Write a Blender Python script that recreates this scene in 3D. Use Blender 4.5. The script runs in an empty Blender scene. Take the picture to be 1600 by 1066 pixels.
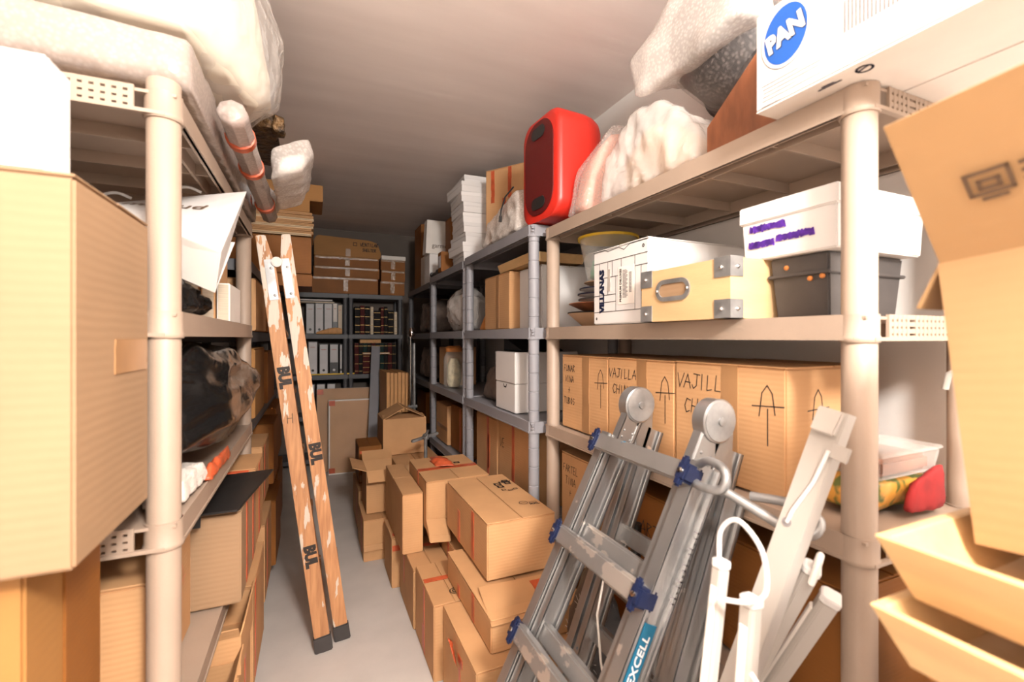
import bpy, bmesh, math, random
from mathutils import Vector, Matrix, noise
R = random.Random(7)
C = bpy.context.scene.collection
SC = bpy.context.scene
# ------------------------------------------------------------------ camera, world, light, exposure
cd = bpy.data.cameras.new('camera'); cam = bpy.data.objects.new('camera', cd); C.objects.link(cam)
cd.sensor_width = 36.0; cd.lens = 16.0; cd.shift_y = -5 / 1600.0; cd.clip_start = 0.02
cam.location = (0, 0, 1.35); cam.rotation_euler = (math.pi / 2, 0, -math.radians(23.5545))
cd.dof.use_dof = True; cd.dof.focus_distance = 2.3; cd.dof.aperture_fstop = 2.8
SC.camera = cam
w = bpy.data.worlds.new('world'); SC.world = w; w.use_nodes = True
w.node_tree.nodes['Background'].inputs[0].default_value = (1, .9, .8, 1)
w.node_tree.nodes['Background'].inputs[1].default_value = 0.02
def lamp(kind, name, loc, energy, col, size, rot=(0, 0, 0)):
    ld = bpy.data.lights.new(name, kind); ld.energy = energy; ld.color = col
    if kind == 'AREA': ld.shape = 'DISK'; ld.size = size
    else: ld.shadow_soft_size = size
    o = bpy.data.objects.new(name, ld); C.objects.link(o); o.location = loc; o.rotation_euler = rot; return o
lamp('POINT', 'ceiling_bulb', (0.38, -0.74, 2.20), 184, (1, .955, .90), .16)
SC.view_settings.view_transform = 'Standard'; SC.view_settings.look = 'None'
SC.view_settings.gamma = 1.0; SC.view_settings.use_curve_mapping = False
SC.view_settings.exposure = 0.85

# ------------------------------------------------------------------ materials
def mat(name, col, rough=.6, metal=0, var=.12, vs=6, bump=0, bs=60, stretch=None, col2=None, spec=.5, alpha=1, coat=0, kind='noise', detail=4, lo=.35, hi=.65, trans=0, bd=.01):
    m = bpy.data.materials.new(name); m.use_nodes = True; nt = m.node_tree; N = nt.nodes; L = nt.links
    b = N['Principled BSDF']
    tc = N.new('ShaderNodeTexCoord'); mp = N.new('ShaderNodeMapping'); L.new(tc.outputs['Object'], mp.inputs[0])
    if stretch: mp.inputs['Scale'].default_value = stretch
    nz = N.new('ShaderNodeTexNoise'); nz.inputs['Scale'].default_value = vs; nz.inputs['Detail'].default_value = detail
    L.new(mp.outputs[0], nz.inputs[0])
    cr = N.new('ShaderNodeValToRGB'); L.new(nz.outputs[0], cr.inputs[0])
    c2 = col2 or tuple(c * (1 - var) for c in col)
    cr.color_ramp.elements[0].position = lo; cr.color_ramp.elements[1].position = hi
    cr.color_ramp.elements[0].color = (*c2, 1); cr.color_ramp.elements[1].color = (*col, 1)
    oi = N.new('ShaderNodeObjectInfo'); hv = N.new('ShaderNodeHueSaturation')
    mr = N.new('ShaderNodeMapRange'); mr.inputs[3].default_value = .93; mr.inputs[4].default_value = 1.07
    L.new(oi.outputs['Random'], mr.inputs[0]); L.new(mr.outputs[0], hv.inputs['Value']); L.new(cr.outputs[0], hv.inputs['Color'])
    L.new(hv.outputs[0], b.inputs['Base Color'])
    b.inputs['Roughness'].default_value = rough; b.inputs['Metallic'].default_value = metal
    b.inputs['Specular IOR Level'].default_value = spec; b.inputs['Alpha'].default_value = alpha
    b.inputs['Coat Weight'].default_value = coat; b.inputs['Transmission Weight'].default_value = trans
    if bump:
        if kind == 'voronoi':
            t = N.new('ShaderNodeTexVoronoi'); t.inputs['Scale'].default_value = bs; out = t.outputs['Distance']; L.new(tc.outputs['Object'], t.inputs[0])
        elif kind == 'wave':
            t = N.new('ShaderNodeTexWave'); t.bands_direction = 'Z'; t.inputs['Scale'].default_value = bs; t.inputs['Distortion'].default_value = 1.0; out = t.outputs[1]; L.new(tc.outputs['Object'], t.inputs[0])
        else:
            t = N.new('ShaderNodeTexNoise'); t.inputs['Scale'].default_value = bs; t.inputs['Detail'].default_value = 5; out = t.outputs[0]; L.new(mp.outputs[0], t.inputs[0])
        bp = N.new('ShaderNodeBump'); bp.inputs['Strength'].default_value = bump; bp.inputs['Distance'].default_value = bd
        L.new(out, bp.inputs['Height']); L.new(bp.outputs[0], b.inputs['Normal'])
    return m
MT = {}
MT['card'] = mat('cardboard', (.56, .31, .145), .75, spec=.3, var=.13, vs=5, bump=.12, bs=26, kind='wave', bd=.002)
MT['card_light'] = mat('light_cardboard', (.335, .205, .112), .7, var=.1, vs=4, bump=.1, bs=22, kind='wave', bd=.002)
MT['card_warm'] = mat('warm_cardboard', (.42, .245, .11), .7, var=.1, vs=4, bump=.06, bs=22, kind='wave', bd=.002)
MT['card_orange'] = mat('orange_cardboard', (.36, .165, .042), .7, var=.15, vs=4, bump=.1, bs=20, kind='wave', bd=.002)
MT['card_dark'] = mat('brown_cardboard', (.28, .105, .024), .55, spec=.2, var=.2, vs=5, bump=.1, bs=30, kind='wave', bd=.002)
MT['card_edge'] = mat('cardboard_core', (.7, .52, .33), .85, bump=.5, bs=400)
MT['tape_red'] = mat('orange_red_tape', (.56, .10, .035), .35, var=.3, vs=18, bump=.1, bs=60)
MT['tape_brown'] = mat('brown_tape', (.36, .19, .085), .3, var=.15, vs=12)
MT['tape_clear'] = mat('clear_shiny_tape', (.36, .22, .12), .12, var=.3, vs=25, bump=.4, bs=60)
MT['ink'] = mat('black_ink', (.03, .022, .018), .7, var=.2)
MT['ink_faded'] = mat('faded_brown_ink', (.13, .075, .04), .7, var=.3, vs=30)
MT['ink_grey'] = mat('pale_grey_ink', (.20, .18, .18), .7)
MT['purple'] = mat('purple_marker', (.16, .045, .5), .6, var=.5, vs=60)
MT['beige'] = mat('beige_plastic', (.35, .262, .20), .5, var=.06, vs=8, bump=.05, bs=200)
MT['grey'] = mat('grey_plastic', (.26, .255, .275), .5, var=.08, vs=8, bump=.05, bs=200)
MT['dkgrey'] = mat('dark_grey_plastic', (.085, .083, .09), .5, var=.1, vs=8)
MT['white'] = mat('white_board', (.68, .65, .63), .6, var=.03, vs=4)
MT['white_gloss'] = mat('white_enamel', (.43, .39, .35), .32, var=.04, vs=4)
MT['offwhite'] = mat('offwhite_paper', (.80, .74, .68), .6, var=.06, vs=10)
MT['black'] = mat('black_plastic', (.018, .017, .017), .4, var=.2)
MT['charcoal'] = mat('charcoal_fibre', (.055, .048, .046), .5, var=.2, vs=12)
MT['bag_black'] = mat('black_bin_bag', (.008, .0075, .0075), .2, var=.3, bump=.35, bs=5, bd=.02, spec=.45, stretch=(1, .7, 3.0))
def splash(m, col, sc, lo, zmask=None, stretch=None):
    nt = m.node_tree; N = nt.nodes; L = nt.links; b = N['Principled BSDF']
    src = b.inputs['Base Color'].links[0].from_socket
    tc = N.new('ShaderNodeTexCoord'); mp = N.new('ShaderNodeMapping'); L.new(tc.outputs['Object'], mp.inputs[0])
    if stretch: mp.inputs['Scale'].default_value = stretch
    nz = N.new('ShaderNodeTexNoise'); nz.inputs['Scale'].default_value = sc; nz.inputs['Detail'].default_value = 6; L.new(mp.outputs[0], nz.inputs[0]); v = nz.outputs[0]
    if zmask:
        sp = N.new('ShaderNodeSeparateXYZ'); L.new(tc.outputs['Object'], sp.inputs[0]); mr = N.new('ShaderNodeMapRange'); mr.inputs[1].default_value = zmask[0]; mr.inputs[2].default_value = zmask[1]; mr.inputs[3].default_value = 0; mr.inputs[4].default_value = zmask[2]
        L.new(sp.outputs['Z'], mr.inputs[0]); ad = N.new('ShaderNodeMath'); L.new(v, ad.inputs[0]); L.new(mr.outputs[0], ad.inputs[1]); v = ad.outputs[0]
    cr = N.new('ShaderNodeValToRGB'); cr.color_ramp.elements[0].position = lo; cr.color_ramp.elements[1].position = lo + .02; L.new(v, cr.inputs[0])
    mx = N.new('ShaderNodeMix'); mx.data_type = 'RGBA'; L.new(cr.outputs[0], mx.inputs[0]); L.new(src, mx.inputs[6]); mx.inputs[7].default_value = (*col, 1); L.new(mx.outputs[2], b.inputs['Base Color'])
    iv = N.new('ShaderNodeMath'); iv.operation = 'MULTIPLY_ADD'; iv.inputs[1].default_value = -b.inputs['Metallic'].default_value; iv.inputs[2].default_value = b.inputs['Metallic'].default_value; L.new(cr.outputs[0], iv.inputs[0]); L.new(iv.outputs[0], b.inputs['Metallic'])
MT['alu'] = mat('aluminium', (.46, .455, .45), .30, .85, var=.12, vs=10, bump=.06, bs=40, stretch=(1, 1, .2))
MT['alu_rung'] = mat('splashed_aluminium_rung', (.44, .43, .42), .36, .8, var=.12, vs=10, bump=.06, bs=40)
splash(MT['alu'], (.8, .75, .7), 16, .70); splash(MT['alu'], (.04, .2, .32), 13, .715)
splash(MT['alu_rung'], (.72, .66, .6), 14, .57, stretch=(1, .6, 1)); splash(MT['alu_rung'], (.05, .2, .32), 11, .69)
MT['steel'] = mat('galvanised_steel', (.36, .355, .35), .38, .6, var=.35, vs=18)
MT['chrome'] = mat('chrome', (.75, .73, .72), .12, 1, var=.1)
MT['navy'] = mat('navy_plastic', (.007, .013, .048), .45, var=.25, vs=30)
MT['blue_sticker'] = mat('blue_sticker', (.006, .11, .20), .4, var=.15, vs=30)
MT['blue'] = mat('blue_print', (.010, .085, .36), .5, var=.06)
MT['paint_white'] = mat('dried_white_paint', (.80, .74, .68), .7, var=.12, vs=30, bump=.3, bs=80)
MT['paint_blue'] = mat('dried_blue_paint', (.04, .16, .27), .7, var=.3, vs=30)
MT['ladder_wood'] = mat('worn_ladder_wood', (.56, .28, .125), .6, col2=(.37, .165, .07), vs=9, stretch=(9, 9, .5), bump=.3, bs=12, lo=.3, hi=.7, bd=.004)
splash(MT['ladder_wood'], (.60, .51, .42), 30, .635, (.2, 1.85, .125), (1, 1, .22))
MT['birch'] = mat('birch_plywood', (.62, .41, .21), .5, var=.12, vs=5, stretch=(1, 1, 5), bump=.05, bs=40)
MT['pine'] = mat('pale_pine', (.62, .39, .18), .5, var=.15, vs=6, stretch=(4, 1, 6), bump=.05, bs=40)
MT['redwood'] = mat('reddish_brown_wood', (.30, .105, .045), .45, var=.45, vs=6, stretch=(1, 3, 1), bump=.1, bs=30)
MT['stretcher'] = mat('stretcher_wood', (.62, .31, .11), .6, var=.2, vs=10, stretch=(6, 6, 1))
MT['red'] = mat('red_plastic', (.55, .022, .012), .38, var=.06)
MT['red_grille'] = mat('dark_red_grille', (.11, .004, .004), .4, var=.2, vs=120, bump=.3, bs=500)
MT['red_cloth'] = mat('red_cloth', (.30, .012, .012), .8, var=.3, vs=20)
MT['orange'] = mat('orange_cloth', (.62, .22, .05), .8, var=.3, vs=20)
MT['cream'] = mat('cream_wrapped_panel', (.72, .64, .52), .5, var=.08, vs=5, bump=.15, bs=8, bd=.01)
MT['towel'] = mat('white_towel', (.80, .73, .66), .9, var=.08, bump=.6, bs=250)
MT['pinkish'] = mat('salmon_panel', (.75, .36, .26), .6, var=.15, vs=4)
MT['tan'] = mat('tan_ceramic', (.62, .40, .24), .5, var=.3, vs=5)
MT['gold'] = mat('gilding', (.40, .25, .09), .4, .7, var=.4, vs=60)
MT['gilt_frame'] = mat('dark_gilt', (.16, .085, .03), .4, .4, col2=(.03, .018, .01), vs=28, bump=1, bs=40, bd=.02)
MT['leather'] = mat('dark_leather', (.012, .007, .006), .6, spec=.15, var=.4, vs=30)
MT['leather_red'] = mat('red_leather', (.08, .008, .007), .6, spec=.15, var=.3, vs=30)
MT['leather_green'] = mat('green_leather', (.01, .03, .025), .6, spec=.15, var=.3, vs=30)
MT['paper'] = mat('page_block', (.66, .55, .42), .8, var=.25, vs=8, stretch=(1, 1, 40))
MT['label_grey'] = mat('binder_label', (.62, .60, .60), .6, var=.08, vs=10)
MT['yellow'] = mat('yellow_paint', (.72, .46, .03), .5, var=.1)
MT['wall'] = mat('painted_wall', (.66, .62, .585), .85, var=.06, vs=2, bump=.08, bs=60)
MT['wall_dark'] = mat('shade_dark_wall', (.16, .13, .11), .9, var=.15, vs=2)  # shade at the far end of the room put into the base colour
MT['ceil'] = mat('brushed_ceiling_paint', (.86, .77, .72), .8, col2=(.75, .66, .61), vs=3, stretch=(.35, 2.2, 1), bump=.13, bs=2.6, bd=.03, lo=.25, hi=.75)
MT['floor'] = mat('grey_floor_paint', (.55, .51, .475), .55, var=.10, vs=5, bump=.05, bs=70)
MT['brown_floral'] = mat('food_print', (.62, .3, .05), .35, col2=(.1, .13, .03), vs=28, lo=.45, hi=.55, detail=2)
MT['felt_blue'] = mat('blue_cloth', (.03, .06, .25), .9, var=.3, vs=40)
MT['green'] = mat('green_plastic', (.02, .28, .12), .4)
MT['rag'] = mat('grey_brown_cloth', (.22, .16, .13), .9, var=.6, vs=8, bump=.5, bs=20)
MT['grain'] = mat('pale_straw_filling', (.74, .66, .45), .8, var=.35, vs=25, bump=.6, bs=60)
def film(name, col, alpha, rough, bump, bs, kind, bd, mixbub=False, white=.5):
    m = mat(name, col, rough, var=.05, bump=bump, bs=bs, kind=kind, bd=bd)
    nt = m.node_tree; N = nt.nodes; L = nt.links; b = N['Principled BSDF']
    tr = N.new('ShaderNodeBsdfTransparent'); mx = N.new('ShaderNodeMixShader')
    L.new(tr.outputs[0], mx.inputs[1]); L.new(b.outputs[0], mx.inputs[2]); L.new(mx.outputs[0], N['Material Output'].inputs[0])
    fr = N.new('ShaderNodeLayerWeight'); fr.inputs[0].default_value = .35
    mr = N.new('ShaderNodeMapRange'); mr.inputs[3].default_value = alpha; mr.inputs[4].default_value = min(1, alpha + .35)
    L.new(fr.outputs['Facing'], mr.inputs[0])
    src = mr.outputs[0]
    if mixbub:
        v = N.new('ShaderNodeTexVoronoi'); v.inputs['Scale'].default_value = bs; tc = N.new('ShaderNodeTexCoord'); L.new(tc.outputs['Object'], v.inputs[0])
        m2 = N.new('ShaderNodeMapRange'); m2.inputs[1].default_value = .2; m2.inputs[2].default_value = .6; m2.inputs[3].default_value = .07; m2.inputs[4].default_value = -.07
        L.new(v.outputs['Distance'], m2.inputs[0])
        ad = N.new('ShaderNodeMath'); ad.operation = 'ADD'; ad.use_clamp = True; L.new(src, ad.inputs[0]); L.new(m2.outputs[0], ad.inputs[1]); src = ad.outputs[0]
    L.new(src, mx.inputs[0]); return m
MT['bubble'] = film('bubble_wrap', (.80, .73, .68), .40, .2, .5, 105, 'voronoi', .0014, True)
MT['bubble_thick'] = film('dense_bubble_wrap', (.42, .355, .32), .72, .22, .5, 105, 'voronoi', .0014, True)
MT['bubble_light'] = film('sheer_bubble_wrap', (.8, .73, .68), .22, .16, .6, 105, 'voronoi', .002, True)
MT['bubble_clear'] = film('clear_bubble_wrap', (.5, .42, .38), .05, .2, .6, 105, 'voronoi', .002, True)
MT['film'] = film('clear_wrinkled_plastic', (.86, .80, .75), .30, .12, .5, 16, 'noise', .02)
MT['film_thin'] = film('thin_clear_film', (.9, .85, .8), .12, .08, .7, 14, 'noise', .03)
MT['glass'] = film('jar_glass', (.8, .78, .72), .10, .05, .1, 10, 'noise', .01)
MT['clearplast'] = film('clear_box_plastic', (.75, .72, .68), .08, .15, .1, 10, 'noise', .01)

# ------------------------------------------------------------------ mesh helpers
class MB:
    def __init__(s): s.v = []; s.f = []
    def add(s, vs, fs):
        n = len(s.v); s.v += [tuple(v) for v in vs]; s.f += [tuple(i + n for i in f) for f in fs]; return s
    def box(s, x0, x1, y0, y1, z0, z1):
        return s.add([(x0, y0, z0), (x1, y0, z0), (x1, y1, z0), (x0, y1, z0), (x0, y0, z1), (x1, y0, z1), (x1, y1, z1), (x0, y1, z1)],
                     [(0, 3, 2, 1), (4, 5, 6, 7), (0, 1, 5, 4), (1, 2, 6, 5), (2, 3, 7, 6), (3, 0, 4, 7)])
    def hexa(s, a, b):  # two quads (bottom, top) with matching corners
        return s.add(list(a) + list(b), [(0, 3, 2, 1), (4, 5, 6, 7), (0, 1, 5, 4), (1, 2, 6, 5), (2, 3, 7, 6), (3, 0, 4, 7)])
    def prism(s, poly, off):  # extrude a polygon by a vector
        n = len(poly); off = Vector(off); P = [Vector(p) for p in poly]
        return s.add(P + [p + off for p in P], [tuple(range(n))[::-1], tuple(range(n, 2 * n))] + [(i, (i + 1) % n, (i + 1) % n + n, i + n) for i in range(n)])
    def beam(s, p0, p1, w, t, side=(0, 1, 0)):
        p0, p1 = Vector(p0), Vector(p1); d = (p1 - p0).normalized(); u = Vector(side); u = (u - d * u.dot(d)).normalized(); n = d.cross(u)
        q = lambda p: [p + u * a * w / 2 + n * b * t / 2 for a, b in ((-1, -1), (1, -1), (1, 1), (-1, 1))]
        return s.hexa(q(p0), q(p1))
    def tube(s, pts, r, k=10, cap=True):
        P = [Vector(p) for p in pts]; rs = r if isinstance(r, (list, tuple)) else [r] * len(P); rings = []
        up = Vector((0, 0, 1)); vs = []; fs = []
        d0 = (P[1] - P[0]).normalized(); u = d0.cross(up)
        if u.length < .01: u = Vector((1, 0, 0))
        u.normalize()
        for i, p in enumerate(P):
            d = ((P[min(i + 1, len(P) - 1)] - p).normalized() + (p - P[max(i - 1, 0)]).normalized())
            d = d.normalized() if d.length > 1e-6 else d0
            u = (u - d * u.dot(d)).normalized(); v = d.cross(u)
            vs += [p + (u * math.cos(2 * math.pi * j / k) + v * math.sin(2 * math.pi * j / k)) * rs[i] for j in range(k)]
        for i in range(len(P) - 1):
            fs += [(i * k + j, i * k + (j + 1) % k, (i + 1) * k + (j + 1) % k, (i + 1) * k + j) for j in range(k)]
        if cap: fs += [tuple(range(k))[::-1], tuple(range((len(P) - 1) * k, len(P) * k))]
        return s.add(vs, fs)
    def lathe(s, prof, c=(0, 0, 0), k=20, axis=None):
        vs = []; fs = []; c = Vector(c); q = Vector((0, 0, 1)).rotation_difference(Vector(axis)) if axis else None
        for r, z in prof:
            for j in range(k):
                p = Vector((r * math.cos(2 * math.pi * j / k), r * math.sin(2 * math.pi * j / k), z))
                if q: p = q @ p
                vs.append(p + c)
        for i in range(len(prof) - 1):
            fs += [(i * k + j, i * k + (j + 1) % k, (i + 1) * k + (j + 1) % k, (i + 1) * k + j) for j in range(k)]
        fs += [tuple(range(k))[::-1], tuple(range((len(prof) - 1) * k, len(prof) * k))]
        return s.add(vs, fs)
    def quad(s, a, b, c, d): return s.add([a, b, c, d], [(0, 1, 2, 3)])
    def build(s, name, m, parent=None, bevel=0, smooth=False, seg=2, xf=None):
        me = bpy.data.meshes.new(name); me.from_pydata([tuple(v) for v in s.v], [], s.f)
        bm = bmesh.new(); bm.from_mesh(me); bmesh.ops.recalc_face_normals(bm, faces=bm.faces)
        if bevel: bmesh.ops.bevel(bm, geom=list(bm.edges), offset=bevel, segments=seg, affect='EDGES', clamp_overlap=True)
        if xf is not None: bm.transform(xf)
        bm.to_mesh(me); bm.free()
        return link(name, me, m, parent, smooth)
def link(name, me, m, parent=None, smooth=False):
    if smooth:
        for p in me.polygons: p.use_smooth = True
        try: me.set_sharp_from_angle(angle=math.radians(38))
        except Exception: pass
    me.materials.clear(); me.materials.append(MT[m] if isinstance(m, str) else m)
    o = bpy.data.objects.new(name, me); C.objects.link(o)
    if parent: o.parent = parent
    return o
def tag(o, label, cat, group=None):
    o['label'] = label; o['category'] = cat
    if group: o['group'] = group
    return o
def thing(name, label, cat, loc=(0, 0, 0), rz=0, group=None):
    o = bpy.data.objects.new(name, None); C.objects.link(o); o.location = loc; o.rotation_euler = (0, 0, math.radians(rz)); o.empty_display_size = .05
    return tag(o, label, cat, group)
def struct(name, mb, m, bevel=0):
    o = mb.build(name, m, None, bevel); o['kind'] = 'structure'; return o
def copy_tree(o, parent=None):
    c = o.copy(); C.objects.link(c)
    if parent: c.parent = parent
    for ch in [x for x in SC.objects if x.parent == o]: copy_tree(ch, c)
    return c
def blob(name, pts, m, parent=None, edge=.04, sm=3, amp=.01, fs=9, ridge=False, seed=0, an=(1, 1, 1)):
    """soft wrapped lump: hull of points, refined, relaxed and wrinkled"""
    bm = bmesh.new()
    for p in pts: bm.verts.new(p)
    r = bmesh.ops.convex_hull(bm, input=bm.verts)
    bmesh.ops.delete(bm, geom=list({g for g in r['geom_interior'] + r['geom_unused'] if isinstance(g, bmesh.types.BMVert)}), context='VERTS')
    for it in range(6):
        es = [e for e in bm.edges if e.calc_length() > edge]
        if not es: break
        bmesh.ops.subdivide_edges(bm, edges=es, cuts=1); bmesh.ops.triangulate(bm, faces=[f for f in bm.faces if len(f.verts) > 3])
    for it in range(sm): bmesh.ops.smooth_vert(bm, verts=bm.verts, factor=.5, use_axis_x=True, use_axis_y=True, use_axis_z=True)
    bmesh.ops.recalc_face_normals(bm, faces=bm.faces); bm.normal_update()
    for v in bm.verts:
        q = Vector((v.co.x * an[0], v.co.y * an[1], v.co.z * an[2])) * fs + Vector((seed * 7.3, seed * 3.1, seed))
        n = noise.noise(q)
        if ridge: n = 1 - 2.4 * abs(noise.noise(Vector((q.x, q.y * 1.6, q.z * 1.9)))) + .4 * noise.noise(q * 2.3)
        v.co += v.normal * amp * n
    me = bpy.data.meshes.new(name); bm.to_mesh(me); bm.free()
    o = link(name, me, m, parent)
    for p in me.polygons: p.use_smooth = True
    return o
def cat(pts, n=6):
    P = [Vector(p) for p in pts]; P = [P[0] * 2 - P[1]] + P + [P[-1] * 2 - P[-2]]; out = []
    for i in range(1, len(P) - 2):
        a, b, c, d = P[i - 1:i + 3]
        for k in range(n):
            t = k / n; out.append(.5 * ((2 * b) + (c - a) * t + (2 * a - 5 * b + 4 * c - d) * t * t + (3 * b - a - 3 * c + d) * t ** 3))
    return out + [P[-2]]
# ---- lettering
_tc = {}
def text_mesh(s, size, shear=0, bold=0, ext=.0004):
    k = (s, size, shear, bold)
    if k not in _tc:
        cu = bpy.data.curves.new('lettering', 'FONT'); cu.body = s; cu.size = size; cu.align_x = 'CENTER'; cu.align_y = 'CENTER'; cu.shear = shear; cu.offset = bold; cu.extrude = ext; cu.resolution_u = 2
        t = bpy.data.objects.new('lettering', cu); C.objects.link(t)
        dg = bpy.context.evaluated_depsgraph_get(); me = bpy.data.meshes.new_from_object(t.evaluated_get(dg)); bpy.data.objects.remove(t); bpy.data.curves.remove(cu); _tc[k] = me
    return _tc[k]
def frame_xf(o, u, n):
    u = Vector(u).normalized(); n = Vector(n).normalized(); v = n.cross(u).normalized(); u = v.cross(n)
    return Matrix(((u.x, v.x, n.x, o[0]), (u.y, v.y, n.y, o[1]), (u.z, v.z, n.z, o[2]), (0, 0, 0, 1)))
def text(s, size, xf, m, parent, name='lettering', shear=0, bold=0, sx=1):
    me = text_mesh(s, size, shear, bold).copy(); me.transform(xf @ Matrix.Diagonal((sx, 1, 1, 1))); return link(name, me, m, parent)
GL = {'A': [[(0, 0), (.4, 1), (.75, 0)], [(.1, .4), (.7, .4)]], 'V': [[(0, 1), (.35, 0), (.8, 1)]], 'J': [[(.6, 1), (.6, .2), (.3, 0), (.1, .2)], [(.2, 1), (.9, 1)]],
      'I': [[(.3, 1), (.3, 0)]], 'L': [[(.1, 1), (.1, 0), (.6, .05)]], 'C': [[(.7, .9), (.3, 1), (.05, .5), (.3, 0), (.7, .15)]], 'H': [[(.05, 1), (.05, 0)], [(.65, 1), (.65, 0)], [(.05, .5), (.65, .5)]],
      'N': [[(.05, 0), (.05, 1), (.65, 0), (.65, 1)]], 'F': [[(.6, 1), (.1, 1), (.1, 0)], [(.1, .5), (.5, .5)]], 'U': [[(.05, 1), (.1, .1), (.4, 0), (.65, .2), (.65, 1)]], 'R': [[(.1, 0), (.1, 1), (.6, .85), (.1, .5), (.65, 0)]],
      'E': [[(.6, 1), (.1, 1), (.1, 0), (.6, 0)], [(.1, .5), (.5, .5)]], 'O': [[(.35, 1), (.05, .5), (.35, 0), (.65, .5), (.35, 1)]], 'S': [[(.6, .9), (.2, 1), (.15, .6), (.6, .4), (.5, 0), (.1, .1)]], 'T': [[(0, 1), (.7, 1)], [(.35, 1), (.35, 0)]],
      'X': [[(0, 1), (.6, 0)], [(.6, 1), (0, 0)]], '+': [[(.3, .9), (.3, .1)], [(.05, .5), (.6, .5)]], 'Z': [[(0, 1), (.6, 1), (0, 0), (.6, 0)]], 'D': [[(.1, 0), (.1, 1), (.6, .6), (.5, .15), (.1, 0)]], 'B': [[(.1, 0), (.1, 1), (.55, .8), (.1, .5), (.6, .25), (.1, 0)]], 'Y': [[(0, 1), (.3, .5), (.6, 1)], [(.3, .5), (.3, 0)]], ' ': []}
ARROW = [[(0, 0), (.1, .75), (.28, 1), (.46, .75), (.55, .1)], [(-.25, .3), (.85, .38)], [(.3, .25), (.3, -.9)]]
def hand(s, h, lean=.1):
    """strokes of a hand-lettered line, centred on (0,0)"""
    out = []; x = 0
    for ch in s:
        for st in GL.get(ch, []): out.append([(x + (a + lean * b) * h * .8 + R.uniform(-.03, .03) * h, (b - .5) * h + R.uniform(-.05, .05) * h) for a, b in st])
        x += h * .68
    return [[(a - x / 2, b) for a, b in st] for st in out]
def strokes(sts, wd, xf, m, parent, name='handwriting'):
    mb = MB()
    for st in sts:
        for (a, b) in zip(st, st[1:]):
            a, b = Vector((*a, 0)), Vector((*b, 0)); d = b - a
            if d.length < 1e-6: continue
            d.normalize(); p = Vector((-d.y, d.x, 0)) * wd / 2; a = a - d * wd * .4; b = b + d * wd * .4; z = Vector((0, 0, .0008))
            mb.quad(xf @ (a - p + z), xf @ (b - p + z), xf @ (b + p + z), xf @ (a + p + z))
    me = bpy.data.meshes.new(name); me.from_pydata([tuple(v) for v in mb.v], [], mb.f); return link(name, me, m, parent)
def shift(sts, dx, dy): return [[(a + dx, b + dy) for a, b in st] for st in sts]
def arrow(h): return [[(a * h, b * h) for a, b in st] for st in ARROW]
# ---- boxes
FR = {'-x': ((0, -1, 0), (-1, 0, 0)), '+x': ((0, 1, 0), (1, 0, 0)), '-y': ((1, 0, 0), (0, -1, 0)), '+y': ((-1, 0, 0), (0, 1, 0)), '+z': ((1, 0, 0), (0, 0, 1))}
def face_xf(W, D, H, f, u=0, v=0, rot=0):
    o = {'-x': (-W / 2, 0, H / 2), '+x': (W / 2, 0, H / 2), '-y': (0, -D / 2, H / 2), '+y': (0, D / 2, H / 2), '+z': (0, 0, H + .0022)}[f]
    return frame_xf(o, *FR[f]) @ Matrix.Translation((u, v, 0)) @ Matrix.Rotation(math.radians(rot), 4, 'Z')
def tape(parent, xf, wd, ht, m='tape_red', name='tape'):
    mb = MB(); n = 5
    for i in range(n):
        a, b = -wd / 2 + 0, wd / 2; y0 = -ht / 2 + ht * i / n; y1 = -ht / 2 + ht * (i + 1) / n
        mb.box(a + R.uniform(0, .003), b - R.uniform(0, .003), y0, y1, 0, .0016)
    return mb.build(name, m, parent, xf=xf)
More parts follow.
